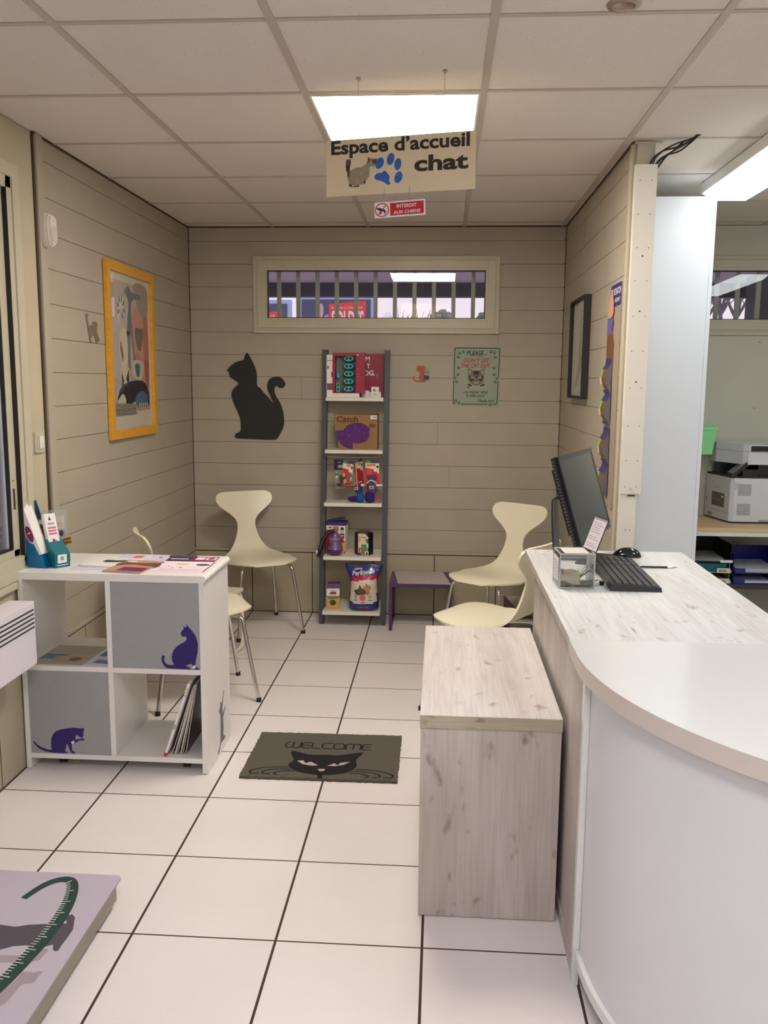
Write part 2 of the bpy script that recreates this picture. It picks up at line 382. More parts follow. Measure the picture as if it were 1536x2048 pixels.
# left wall: boards for the cat corner, plaster towards the window
W3 = (.9, 3.29, .80, 2.27)
m = MB(); wall_boxes(m, YR - .1, YB + .2, -.1, HC + .1, [W3], lambda m, u0, u1, z0, z1, mt: m.box(XL - .2, XL - .0138, u0, u1, z0, z1, mt), PLAST)
struct(m.build('wall_left'))
m = MB(); m.box(XL - .0137, XL - .003, 3.56, YB, .43, HC, GAP)
boards(m, 3.56, YB, None, lambda m, u0, u1, z0, z1, mt: m.box(XL - .0136, XL, u0, u1, z0, z1, mt))
struct(m.build('wall_left_boards'))
m = MB(); wall_boxes(m, YR, 3.49, 0, HC, [W3], lambda m, u0, u1, z0, z1, mt: m.box(XL - .0137, XL - .004, u0, u1, z0, z1, mt), PLAST)
struct(m.build('wall_left_plaster'))
m = MB(); m.box(XL - .0137, XL + .004, 3.56, YB, 0, .404, DADOY); m.box(XL - .0137, XL + .008, 3.56, YB, .411, .430, WALL, .003); m.box(XL - .01, XL + .003, 3.56, YB, .404, .411, GAP)
m.box(XL - .0137, XL + .002, YR, 3.5, 0, .404, DADOY); m.box(XL, XL + .006, YR, YB, 0, .005, GAP)
struct(m.build('baseboard_left'))
m = MB(); m.box(XL - .0137, XL + .012, 3.502, 3.56, .0, HC, WALL, .004); m.box(XL - .0137, XL + .002, 3.488, 3.5015, .0, HC, GAP); struct(m.build('trim_left'))
# corner beads: dark joints with a nail at every board
m = MB(); NAIL = mat('rusty_nail', (58, 36, 26), .6)
m.box(XL, XL + .007, YB - .005, YB - .0002, .43, HC, GAP); m.box(XL + .0005, XL + .003, YB - .012, YB - .005, .43, HC, WALL)
m.box(XR - .004, XR, YB - .003, YB - .0002, .43, HC, GAP)
for k in range(15):
    z = BZ0 + k * BS
    m.blob((XL + .006, YB - .010, z), (.005, .005, .006), NAIL, 1); m.blob((XR - .006, YB - .02, z), (.005, .004, .007), NAIL, 1)
struct(m.build('trim_corners'))
# partition wall on the right
m = MB(); m.box(XR + .0138, XR + .088, YE + .02, YB, 0, HC, PLAST)
struct(m.build('wall_right'))
m = MB(); m.box(XR + .003, XR + .0137, YE + .02, YB, .43, HC, GAP)
boards(m, YE + .05, YB, None, lambda m, u0, u1, z0, z1, mt: m.box(XR, XR + .0136, u0, u1, z0, z1, mt))
m.box(XR - .0005, XR + .0005, 4.9, 4.9014, BZ0 + 13 * BS, HC, GAP)
m.box(XR - .006, XR + .0137, YE + .012, YE + .05, 0, HC, PVC, .003)
struct(m.build('wall_right_boards'))
m = MB(); m.box(XR - .004, XR + .0137, YE + .05, YB, 0, .404, DADOY); m.box(XR - .008, XR + .0137, YE + .05, YB, .411, .430, WALL, .003); struct(m.build('baseboard_right'))
m = MB(); wall_boxes(m, YR, YB, 0, HC, [], lambda m, u0, u1, z0, z1, mt: m.box(XF, XF + .1, u0, u1, z0, z1, mt), OFFW); struct(m.build('wall_far_right'))
m = MB(); W4 = (-1.3, 2.6, .5, 2.2)
wall_boxes(m, XL - .2, XF + .1, 0, HC, [W4], lambda m, u0, u1, z0, z1, mt: m.box(u0, u1, YR - .1, YR, z0, z1, mt), PLAST); struct(m.build('wall_front'))

# ---------------------------------------------------------------- windows
def window(name, fr, u0, u1, v0, v1, fw=.045, trim=.058, bars=None, gl=GLASS):
    """fixed window: opening u0..u1, v0..v1 in the frame fr (u,v,n), n towards the room"""
    m = MB(); m.M = fr
    def ring(a, b, n0, n1, mt, bev=.003):
        m.box(u0 - a, u0 + b, v0 - a, v1 + a, n0, n1, mt, bev); m.box(u1 - b, u1 + a, v0 - a, v1 + a, n0, n1, mt, bev)
        m.box(u0 + b, u1 - b, v0 - a, v0 + b, n0, n1, mt, bev); m.box(u0 + b, u1 - b, v1 - b, v1 + a, n0, n1, mt, bev)
    ring(trim, .004, .0005, .012, PVC); ring(trim * .55, .012, .010, .020, PVC); ring(0, .030, -.06, .016, PVC)
    if trim: m.box(u0 - trim * 1.05, u1 + trim * 1.05, v0 - trim * 1.1, v0 - trim * .8, .0, .024, PVC, .004)
    w = struct(m.build(name))
    m = MB(); m.M = fr; e = .030; g = .005
    for a in ((u0 + e, u0 + e + g, v0 + e, v1 - e), (u1 - e - g, u1 - e, v0 + e, v1 - e), (u0 + e, u1 - e, v0 + e, v0 + e + g), (u0 + e, u1 - e, v1 - e - g, v1 - e)):
        m.box(*a, -.030, -.004, GASK)
    m.build('gasket', w)
    m = MB(); m.M = fr @ Matrix.Translation((0, (v0 + v1) / 2, -.024)) @ Matrix.Rotation(math.radians(-.5), 4, 'X'); m.box(u0 + e + .001, u1 - e - .001, (v0 - v1) / 2 + e + .001, (v1 - v0) / 2 - e - .001, -.002, .002, gl); m.build('pane', w)
    if bars:
        for b in bars:
            m = MB(); m.M = fr; m.box(b - .013, b + .013, v0 - .1, v1 + .1, -.175, -.155, mat('bar_paint', (176, 182, 166), .5)); m.build('bar', w)
    return w
wf = BACKW(0, YB, 0)
window('window_1', wf, *W1, bars=[-1.068 + .1262 * k for k in range(11)])
window('window_2', wf, *W2, bars=[1.60 + .128 * k for k in range(11)])
# left window: a sliding sash in a white frame, wide sill
ALU = mat('grey_alu', (176, 176, 184), .4); lf = LEFTW(XL - .004, 0, 0)
m = MB(); m.M = lf; u0, u1, v0, v1 = W3
for a in ((u1 - .002, u1 + .05, v0 - .0, v1 + .05), (u0 - .05, u0 + .002, v0, v1 + .05), (u0, u1, v1 - .002, v1 + .05), (u0 - .05, u1 + .05, v0 - .04, v0 + .002)): m.box(*a, .0005, .016, PVC, .003)
for a in ((u1 - .045, u1 - .003, v0, v1), (u0, u0 + .045, v0, v1), (u0, u1, v1 - .045, v1), (u0, u1, v0, v0 + .045)): m.box(*a, -.08, .010, PVC, .003)
m.box(u1 - .047, u1 - .044, v0 + .02, v1 - .02, -.02, .012, GASK)
w3 = struct(m.build('window_3'))
m = MB(); m.M = lf
for a in ((u1 - .096, u1 - .047, v0 + .045, v1 - .045), (u1 - 1.15, u1 - 1.09, v0 + .045, v1 - .045), (u1 - 1.1, u1 - .05, v1 - .075, v1 - .045), (u1 - 1.1, u1 - .05, v0 + .045, v0 + .075)): m.box(*a, -.06, -.006, PVC, .003)
m.box(u1 - .082, u1 - .072, 1.03, 1.11, -.0065, -.003, mat('sash_slot', (60, 54, 50), .6)); m.blob((u1 - .077, 1.14, -.006), (.004, .004, .002), GASK, 1)
m.box(u1 - .102, u1 - .095, v0 + .07, v1 - .07, -.03, -.008, GASK); m.box(u1 - 1.1, u1 - .1, v0 + .0745, v0 + .081, -.03, -.008, GASK); m.box(u1 - 1.1, u1 - .1, v1 - .081, v1 - .0745, -.03, -.008, GASK); m.box(u1 - .115, u1 - .102, v0 + .075, v1 - .075, -.04, -.022, ALU)
m.build('sash', w3)
m = MB(); m.M = lf; m.box(u0 + .04, u1 - .1, v0 + .07, v1 - .07, -.030, -.026, GLASS); m.build('pane', w3)
m = MB(); m.M = lf; m.box(u0 - .06, u1 + .06, v0 - .07, v0 - .042, .0, .02, PVC, .005); m.build('window_sill', w3)
m = MB(); m.M = frame((0, YR, 0), (-1, 0, 0), (0, 0, 1)); u0, u1, v0, v1 = -W4[1], -W4[0], W4[2], W4[3]
for a in ((u0, u0 + .06, v0, v1), (u1 - .06, u1, v0, v1), (u0, u1, v0, v0 + .06), (u0, u1, v1 - .06, v1), ((u0 + u1) / 2 - .03, (u0 + u1) / 2 + .03, v0, v1)): m.box(*a, -.08, -.02, PVC)
w4 = struct(m.build('window_4')); m = MB(); m.M = frame((0, YR, 0), (-1, 0, 0), (0, 0, 1)); m.box(u0 + .05, u1 - .05, v0 + .05, v1 - .05, -.05, -.046, GLASS); m.build('pane', w4)

# ---------------------------------------------------------------- outside
GROUND = mat('pale_pavement', (196, 200, 216), .8, noise=.15, nscale=.7)
m = MB(); m.box(-60, 60, YB + .2, 90, -.3, -.1, GROUND); m.box(-60, XL - .2, -60, YB + .2, -.3, -.1, GROUND); m.box(XL - .2, 60, -60, YR - .1, -.3, -.1, GROUND); struct(m.build('ground'))
SOFF = mat('soffit_paint', (196, 176, 184), .8); FASC = mat('fascia_dark', (86, 84, 92), .7, noise=.1, nscale=8)
m = MB(); m.box(XL - 3, 6, YB + .2, 9.95, 2.62, 2.72, SOFF); m.box(XL - 3, 6, 9.95, 10.1, 2.47, 2.80, FASC); m.box(XL - 3, 6, YB + .2, YB + .34, 2.34, 2.62, SOFF)
struct(m.build('trim_canopy'))
m = MB(); POST = mat('canopy_post', (84, 84, 84), .7); m.box(3.14, 3.9, 9.2, 9.5, -.1, 2.62, POST); struct(m.build('trim_canopy_post'))
REDP = mat('poster_red', (226, 70, 62), .5); NAVY = mat('poster_navy', (78, 82, 112), .5); BFRAME = mat('billboard_frame', (176, 196, 232), .5)
def billboard(x0, x1, z0, z1, label, full):
    b = thing('billboard', label, 'billboard', (0, 0, 0)); b.matrix_world = BACKW((x0 + x1) / 2, 20, -.1); w = (x1 - x0) / 2; z0 += .1; z1 += .1
    m = MB(); m.box(-w - .09, w + .09, z0 - .09, z1 + .09, -.15, -.01, BFRAME); m.build('frame', b)
    m = MB(); m.box(-w, w, z0, z1, -.01, .01, NAVY); m.M = Matrix.Translation((0, 0, .01))
    if full:
        m.poly([(-.18, z0 + .1), (.66, z0 + .1), (.68, z1 - .03), (-.16, z1 - .10)], REDP, .0, .01)
        m.text('SOLDES', CARDW, -.10, .63, z1 - .62, z1 - .25, .011, bold=.03); m.text('Du 9 janvier au 19 février 2019', CARDW, -.10, .60, z1 - .225, z1 - .155, .011)
        m.poly(ell(-.335, z1 - .25, .055, .16), mat('poster_skin', (200, 170, 170), .6), 0, .01)
        m.poly([(-.37, z1 - .8), (-.17, z1 - .8), (-.15, z1 - .31), (-.26, z1 - .36)], mat('poster_pink', (206, 120, 190), .6), 0, .01)
    else:
        m.poly([(-.2, z0), (1.02, z0), (1.02, z1 - .17), (-.2, z1 - .26)], REDP, .0, .01); m.text('19 février 2019', CARDW, .35, .95, z1 - .32, z1 - .245, .011)
    m.build('poster', b)
    for x in (-w * .6, w * .6): m = MB(); m.box(x - .1, x + .1, 0, z0 - .09, -.12, -.03, BFRAME); m.build('post', b)
billboard(-3.19, -1.62, 1.3, 3.36, 'large dark billboard with red sale poster behind the barred window', True)
billboard(-6.0, -3.52, 1.3, 3.26, 'second dark billboard, its frame cut by the left window edge', False)
LEAF = mat('winter_leaf', (112, 120, 128), .9, noise=.3, nscale=3); BARK = mat('plane_tree_bark', (104, 98, 108), .9, noise=.2, nscale=5)
def bush(x, y, z, r, label, rr):
    t = thing('bushy_tree', label, 'tree', (x, y, -.1)); m = MB(); q = random.Random(rr)
    for k in range(26):
        a = q.uniform(0, 2 * PI); d = q.uniform(0, 1) ** .5
        m.blob((math.cos(a) * d * r, math.sin(a) * d * r * .6, z + (1 - d * d) * r * .55 + q.uniform(-.15, .1) * r), (r * .26,) * 3, LEAF, 2, .22, q)
    m.build('foliage', t); m = MB(); m.tube([(0, 0, 0), (.05, 0, z * .6), (0, 0, z + .1)], [.14, .1, .06], BARK, 8); m.build('trunk', t)
bush(-.08, 26, 3.42, .40, 'rounded dark tree low behind the right half of the barred window', 4)
bush(1.42, 27, 3.55, .34, 'dark tree cut by the right edge of the barred window', 5)
def twigs(x, y, label, seed):
    t = thing('twiggy_tree', label, 'tree', (x, y, -.1)); q = random.Random(seed)
    m = MB(); m.tube([(0, 0, 0), (.03, 0, 1.5), (0, 0, 3.0)], [.09, .07, .05], BARK, 8); m.build('trunk', t)
    m = MB()
    for k in range(60):
        a = q.uniform(-1.2, 1.2); l = q.uniform(.35, .85); p = Vector((0, 0, 2.95)); e = p + Vector((math.sin(a) * l, q.uniform(-.2, .2), math.cos(a) * l * .95)); mid = (p + e) / 2 + Vector((q.uniform(-.05, .05), 0, q.uniform(-.03, .05))); m.tube([p, mid, e], [.014, .009, .004], BARK, 5)
    m.build('branches', t)
twigs(-1.15, 25, 'thin leafless tree just right of the large billboard', 3)
twigs(-.66, 25.5, 'low leafless tree between the billboard and the rounded dark tree', 6)
def bare(x, y, label, seed):
    t = thing('bare_tree', label, 'tree', (x, y, -.1)); q = random.Random(seed)
    m = MB(); m.tube([(0, 0, 0), (.04, 0, 2.2), (-.03, 0, 3.18)], [.09, .06, .045], BARK, 9); m.build('trunk', t)
    for k in range(4):
        m = MB(); a = (-.65, -.2, .25, .7)[k] + q.uniform(-.1, .1); p = Vector((-.03, 0, 3.15)); pts = [p]
        for j in range(5): a *= .86; p = p + Vector((math.sin(a) * .17, q.uniform(-.04, .04), math.cos(a) * .19)); pts.append(p)
        m.tube(pts, [.040, .036, .032, .028, .024, .02], BARK, 7)
        for j in range(2, 6):
            for s in (-1, 1):
                e = pts[j] + Vector((s * q.uniform(.06, .18), 0, q.uniform(.1, .25))); m.tube([pts[j], (pts[j] + e) / 2 + Vector((s * .02, 0, 0)), e], [.014, .010, .005], BARK, 5)
        m.build('branch', t)
bare(6.12, 20, 'pollarded bare tree seen through the office window, nearer the partition', 11)
bare(6.85, 21.2, 'pollarded bare tree in the office window, next to the dark post', 12)
bare(6.22, 21.4, 'bare tree half cut off by the tall white cupboard', 13)
# assumed dark neighbour wall outside the left window
m = MB(); m.box(-14, -13.6, -20, 30, -.1, 2.1, mat('far_wall', (70, 72, 92), .9, noise=.2, nscale=1)); struct(m.build('wall_outside'))

# ---------------------------------------------------------------- lamps of the room
DIFF = {}
for i, j, e in PANELS:
    x0, y0 = CX + .6 * i + .012, CY + .6 * j + .012; w = .576
    lab = {1: 'glowing square light panel behind the hanging cat sign', -4: 'glowing ceiling panel over the front of the room', -7: 'glowing ceiling panel nearest the front window', -3: 'glowing ceiling panel above the reception end of the counter'}[j]
    t = thing('ceiling_light', lab, 'ceiling light', (x0 + w / 2, y0 + w / 2, HC - .001), group=None)
    m = MB()
    for a in ((-w / 2, w / 2, -w / 2, -w / 2 + .008), (-w / 2, w / 2, w / 2 - .008, w / 2), (-w / 2, -w / 2 + .008, -w / 2 + .008, w / 2 - .008), (w / 2 - .008, w / 2, -w / 2 + .008, w / 2 - .008)): m.box(*a, -.003, .004, WHITE)
    m.build('frame', t)
    col = (1, .91, .80) if j == 1 else (.985, .972, 1.02)
    m = MB(); m.box(-w / 2 + .008, w / 2 - .008, -w / 2 + .008, w / 2 - .008, -.0005, .004, emat('panel_glow_%d' % (j + 9), col, e)); m.build('diffuser', t)
# long luminaire in the office
t = thing('ceiling_batten_light', 'long white ceiling luminaire glowing over the office', 'ceiling light', (1.355, 3.85, HC))
m = MB(); m.box(-.125, .125, -.62, .62, -.05, .0, WHITE, .006); m.build('housing', t)
m = MB(); ya, yb = -.60, .60
P = lambda z, w, l: [(-w, -l, z), (w, -l, z), (w, l, z), (-w, l, z)]
m.add(P(-.05, .118, .60) + P(-.088, .075, .57), [(4, 7, 6, 5), (0, 4, 5, 1), (1, 5, 6, 2), (2, 6, 7, 3), (3, 7, 4, 0), (0, 1, 2, 3)], emat('tube_glow', (.92, .98, 1), TUBE_E)); m.build('diffuser', t)
dup(t, (2.49, 3.32, HC), 0, 'second long glowing luminaire, seen only as a reflection in the office window')
# recessed spotlight
t = thing('recessed_spotlight', 'small round recessed spotlight in the ceiling, switched off', 'spotlight', (.448, 2.425, HC + .0035))
BRN = mat('brushed_nickel', (176, 160, 142), .35, metal=.8)
m = MB(); m.lathe([(.026, -.004), (.030, -.007), (.041, -.006), (.044, -.001), (.044, .0), (.026, .0)], BRN); m.build('rim', t)
m = MB(); m.lathe([(.001, -.0022), (.018, -.003), (.026, -.0035), (.026, 0), (.001, 0)], mat('spot_lens', (196, 184, 168), .2)); m.build('lens', t)

# ---------------------------------------------------------------- end cap of the partition, upright duct, cables
t = thing('wall_end_column', 'white screwed metal casing closing the end of the partition wall', 'casing', (.80, YE, 0))
SCRW = mat('screw_head', (74, 66, 58), .4, metal=.6)
CAPM = mat('casing_white', (224, 219, 206), .4, noise=.02, nscale=6)
m = MB(); m.box(-.043, .043, -.035, .0, 1.069, 2.392, CAPM, .0015); m.M = BACKW(0, -.0352, 0)
for k, z in enumerate((2.33, 2.20, 2.07, 1.94, 1.80, 1.66, 1.51, 1.355, 1.21, 1.10)):
    for s in (-.024, .022): m.poly(ell(s, z, .0022, .0022, 8), SCRW, 0, .0008)
for z in (2.038, 1.82, 1.535): m.poly(ell(0, z, .0035, .0035, 10), SCRW, 0, .0015)
m.poly(ell(0, 1.092, .006, .006, 12), CHROME, 0, .003); m.poly(rect(-.012, 1.060, .018, 1.066), BLACK, -.004, .001)
m.build('cover_plate', t)
m = MB(); m.box(-.043, .026, -.030, .0, .0, 1.068, CAPM, .002); m.box(.027, .038, -.020, -.002, 0, 1.068, CAPM, .001); m.M = BACKW(0, -.0302, 0)
for s in (-.012, .006): m.poly(ell(s, .915, .0025, .0025, 8), SCRW, 0, .0008)
m.build('lower_duct', t)
m = MB(); m.box(-.035, .035, -.010, .0, 2.392, HC - .002, mat('bare_board', (184, 178, 158), .8), .001); m.box(-.045, .062, -.016, .0, HC - .006, HC - .001, PVC); m.build('top_board', t)
CAB = mat('cable_sheath', (66, 66, 50), .45)
for k in range(5):
    lab = 'dark cables looping from the ceiling into the wall casing'
    o = .012 * k; m = MB(); dz = .018 * math.sin(k * 2.1)
    pts = sm([(.812 + o * .7, YE - .012 - .003 * k, 2.38), (.825 + o, YE - .02, 2.415 + dz * .3), (.86 + o, YE - .03 + .01 * k, 2.442 + dz * .6), (.91 + o * .4, YE - .05, 2.452 + dz), (.955, YE - .08, 2.468 + dz * .4), (.975 + .003 * k, YE - .09, 2.487)], 5, False)
    m.tube(pts, .0035, CAB if k % 2 else BLACKM, 7); tag(m.build('cable'), lab, 'cable', 'cables hanging from the ceiling by the casing')
# tall white cupboard behind the partition
t = thing('tall_cupboard', 'tall plain white cupboard behind the end of the partition wall', 'cupboard', (1.035, 4.5, 0))
TALL = mat('cupboard_white', (226, 230, 236), .35, noise=.01, nscale=10)
m = MB(); m.box(-.175, .18, -.3, .3, .0, 2.372, TALL, .002); m.build('carcass', t)
m = MB(); m.box(.181, .199, -.298, .298, .02, 2.37, TALL, .002); m.build('door', t)
# ================================================================ chairs
def chair(label, loc, rz, group=None):
    """moulded shell chair; local +y is the way it faces"""
    t = thing('shell_chair', label, 'chair', loc, rz, group)
    prof = [(.232, .436, .085), (.225, .444, .125), (.20, .452, .165), (.15, .456, .198), (.08, .452, .215), (0, .446, .212), (-.07, .445, .192), (-.12, .452, .160), (-.155, .468, .126), (-.178, .495, .102), (-.194, .535, .080), (-.205, .58, .064), (-.215, .62, .058), (-.226, .655, .066), (-.238, .69, .098), (-.250, .72, .138), (-.261, .746, .168), (-.272, .773, .184), (-.282, .800, .183), (-.288, .817, .168), (-.291, .827, .140)]
    pc = sm([p[:2] for p in prof], 2, False); pw = sm([(p[2], 0) for p in prof], 2, False); pr = [(a[0], a[1], w[0]) for a, w in zip(pc, pw)]
    nU = 14; vs = []; fs = []; th = .0095
    for side in (0, 1):
        for i, (f, z, w) in enumerate(pr):
            a = Vector(pr[min(i + 1, len(pr) - 1)][:2]) - Vector(pr[max(i - 1, 0)][:2]); a.normalize(); nrm = Vector((a.y, -a.x)) * (-1)   # towards the sitter... 
            up = min(1, max(0, (z - .47) / .15))
            for k in range(nU + 1):
                s = -1 + 2 * k / nU; u = w * math.sin(s * PI / 2 * .98) if False else w * s
                dep = (up * .75 * u * u) ; dz = (1 - up) * (-.35) * max(0, abs(u) - .10) ** 1.5 * (1 if f > 0 else .4)
                p = Vector((u, f + dep, z + dz)); off = nrm * (-th if side else 0)
                vs.append((p.x, p.y + off.x, p.z + off.y))
    K = nU + 1; n = len(pr)
    for i in range(n - 1):
        for k in range(nU):
            a = i * K + k; fs.append((a, a + 1, a + K + 1, a + K)); b = n * K + a; fs.append((b, b + K, b + K + 1, b + 1))
    for i in range(n - 1):
        for k in (0, nU):
            a = i * K + k; b = n * K + a; fs.append((a, a + K, b + K, b) if k == 0 else (a, b, b + K, a + K))
    for k in range(nU):
        a = k; b = n * K + k; fs.append((a, b, b + 1, a + 1)); a = (n - 1) * K + k; b = n * K + a; fs.append((a, a + 1, b + 1, b))
    m = MB(); m.add(vs, fs, SHELLM, True); m.build('shell', t)
    m = MB(); m.lathe([(.02, .4125), (.06, .414), (.065, .424), (.055, .4335), (.02, .4345)], BLACKM, (0, .03, 0), 20); m.build('hub', t)
    for sx in (-1, 1):
        for sy in (-1, 1):
            m = MB(); y0 = .03 + sy * .03
            pts = [(sx * .035, y0, .422), (sx * .12, .01 + sy * .115, .421), (sx * .146, .01 + sy * .15, .416), (sx * .158, .01 + sy * .168, .398), (sx * .165, sy * .182, .36), (sx * .205, sy * .238, .012)]
            m.tube(sm(pts[:5], 4, False)[:-1] + pts[4:], .0095, CHROME, 12); L = m.build('leg', t)
            m = MB(); m.lathe([(.010, 0), (.0125, .001), (.0125, .018), (.010, .022)], BLACK, (sx * .2055, sy * .2385, 0), 12); m.build('rubber_foot', L)
    return t
c1 = chair('ivory shell chair standing left of the ladder shelf, facing the room', (-1.115, 5.215, 0), math.radians(180 + 31))
dup(c1, (-1.155, 4.035, 0), math.radians(-90 + 27), 'ivory shell chair seen edge-on behind the white cube unit, along the left wall')
dup(c1, (.315, 4.86, 0), math.radians(180 - 38), 'ivory shell chair at the back right, beside the low purple table')
dup(c1, (.243, 3.955, 0), math.radians(90 - 34), 'ivory shell chair with its seat just above the oak bench cabinet')

# ================================================================ purple side tables
SPECK = mat('speckled_felt', (196, 186, 178), .9, noise=.35, nscale=260)
def ptable(label, x, y, w, d, h, rz=0.):
    t = thing('side_table', label, 'table', (x, y, 0), rz)
    m = MB(); m.box(-w / 2, w / 2, -d / 2, d / 2, h - .022, h, PURPM, .002); m.build('tabletop', t)
    for sx in (-1, 1):
        for sy in (-1, 1):
            m = MB(); xx, yy = sx * (w / 2 - .010), sy * (d / 2 - .010); m.box(xx - .009, xx + .009, yy - .009, yy + .009, 0, h - .0225, PURPM, .001); m.build('leg', t)
        m = MB(); xx = sx * (w / 2 - .010); m.box(xx - .006, xx + .006, -d / 2 + .02, d / 2 - .02, .0, .012, PURPM); m.build('floor_rail', t)
    m = MB(); m.add([(-w / 2 + .055, -d / 2 + .006, h), (w / 2 - .01, -d / 2 + .006, h), (w / 2 - .06, d / 2 - .006, h), (-w / 2 + .012, d / 2 - .006, h)] + [(-w / 2 + .055, -d / 2 + .006, h + .002), (w / 2 - .01, -d / 2 + .006, h + .002), (w / 2 - .06, d / 2 - .006, h + .002), (-w / 2 + .012, d / 2 - .006, h + .002)], [(0, 3, 2, 1), (4, 5, 6, 7), (0, 1, 5, 4), (1, 2, 6, 5), (2, 3, 7, 6), (3, 0, 4, 7)], SPECK); m.build('felt_inlay', t)
    return t
ptable('low purple metal table with speckled top, right of the ladder shelf', -.105, 5.405, .39, .36, .30)
ptable('lower purple metal table almost hidden behind the reception counter', .57, 5.30, .30, .34, .18)
# white tube stool behind the cube unit
t = thing('tube_stool', 'small white tubular stool behind the right end of the cube unit', 'stool', (-1.265, 4.66, 0), math.radians(-12))
CREAMT = mat('cream_tube', (226, 218, 200), .35)
m = MB(); m.box(-.14, .14, -.13, .13, .345, .365, CREAMT, .004); m.build('seat', t)
for s in (-1, 1):
    m = MB(); m.tube(sm([(s * .11, -.13, .34), (s * .125, -.14, .28), (s * .125, -.14, .06), (s * .12, -.10, .012), (s * .12, .10, .012), (s * .125, .14, .06), (s * .125, .14, .28), (s * .11, .13, .34)], 4, False), .0095, CREAMT, 10); m.build('leg', t)

# ================================================================ white cube unit on the left
UX0, UX1, UY0, UY1, UH = -1.612, -.885, 3.165, 3.540, .795
t = thing('cube_shelf_unit', 'white cube shelf unit with grey doors and violet cat stickers', 'shelf unit', ((UX0 + UX1) / 2, (UY0 + UY1) / 2, 0))
hw, hd = (UX1 - UX0) / 2, (UY1 - UY0) / 2; th = .020
UM = WHITE
m = MB(); prof = [(-hw - .006, UH - .028), (hw - .004, UH - .028)] + [(hw - .004 + .014 * math.sin(a), UH - .014 - .014 * math.cos(a)) for a in (PI / 6 * k for k in range(1, 7))] + [(-hw + .008 - .014 * math.sin(a), UH - .014 + .014 * math.cos(a)) for a in (PI / 6 * k for k in range(0, 6))]
m.M = frame((0, -hd - .004, 0), (1, 0, 0), (0, 0, 1)); m.poly(prof, UM, -(2 * hd + .008), 2 * hd + .008); m.build('top', t)
for s, nm in ((-1, 'side_panel'), (1, 'side_panel')):
    m = MB(); m.box(s * hw - (th if s > 0 else 0), s * hw + (th if s < 0 else 0), -hd, hd, .003, UH - .0285, UM, .001); sp = m.build(nm, t)
# stretching cat sticker on the right side panel
GPUR = mat('grey_violet_vinyl', (92, 80, 108), .4)
m = MB(); m.M = frame((hw + .0002, 0, 0), (0, 1, 0), (0, 0, 1))
y0 = -hd
m.poly([(y0 + .158, .016), (y0 + .166, .010), (y0 + .186, .018), (y0 + .196, .032), (y0 + .215, .040), (y0 + .27, .036), (y0 + .285, .042), (y0 + .25, .058), (y0 + .255, .10), (y0 + .25, .135), (y0 + .288, .165), (y0 + .285, .172), (y0 + .245, .155), (y0 + .24, .185), (y0 + .275, .245), (y0 + .270, .248), (y0 + .232, .200), (y0 + .226, .215), (y0 + .212, .218), (y0 + .208, .200), (y0 + .19, .188), (y0 + .196, .172), (y0 + .208, .168), (y0 + .210, .14), (y0 + .206, .09), (y0 + .200, .05), (y0 + .18, .03), (y0 + .16, .024)], GPUR, 0, .0004); m.build('cat_sticker', t)
m = MB(); zc = .405; m.box(-hw + th + .0004, hw - th - .0004, -hd, hd, zc, zc + .020, UM); m.build('middle_shelf', t)
m = MB(); zb = .045; m.box(-hw + th + .0004, hw - th - .0004, -hd, hd, zb, zb + .020, UM); m.build('bottom_shelf', t)
xc = -1.258 - (UX0 + UX1) / 2
for z0, z1 in ((zb + .0204, zc - .0004), (zc + .0204, UH - .0285)):
    m = MB(); m.box(xc - .010, xc + .010, -hd, hd, z0, z1, UM); m.build('divider', t)
def door(x0, x1, z0, z1, cat, knob):
    m = MB(); m.box(x0 + .001, x1 - .001, -hd + .001, -hd + .017, z0 + .001, z1 - .001, GREY, .0008); d = m.build('door', t)
    m = MB(); m.M = BACKW(0, -hd + .0008, 0); m.poly(cat, VIOLET, 0, .0005); m.build('cat_sticker', d)
    m = MB(); m.M = BACKW(0, -hd + .0005, 0); m.poly(ell(knob[0], knob[1], .0055, .0055, 14), CARDW, 0, .008); m.build('knob', d)
K1 = .0004
A = [(660, 995), (668, 1010), (690, 1035), (720, 1070), (745, 1110), (760, 1160), (766, 1210), (760, 1270), (748, 1320), (738, 1370), (735, 1400), (745, 1418), (765, 1428), (768, 1440), (735, 1442), (712, 1428), (706, 1395), (700, 1385), (670, 1395), (640, 1408), (660, 1415), (685, 1425), (688, 1440), (640, 1442), (560, 1440), (480, 1438), (450, 1432), (425, 1410), (408, 1375), (405, 1340), (412, 1315), (428, 1308), (440, 1318), (436, 1335), (430, 1355), (440, 1380), (460, 1398), (490, 1405), (522, 1402), (524, 1390), (510, 1365), (506, 1330), (512, 1290), (530, 1250), (560, 1215), (600, 1190), (635, 1170), (655, 1150), (658, 1130), (645, 1115), (620, 1118), (603, 1105), (602, 1085), (605, 1072), (618, 1055), (632, 1042), (626, 1018), (630, 1012), (640, 1025), (650, 1030), (656, 1015)]
catA = [(hw - th - .006 - (768 - x) * K1, zc + .022 + (1442 - y) * K1) for x, y in A]
door(xc + .010, hw - th, zc + .020, UH - .0285, catA, (hw - th - .006 - (768 - 727) * K1, zc + .022 + (1442 - 1413) * K1))
K2 = .000606
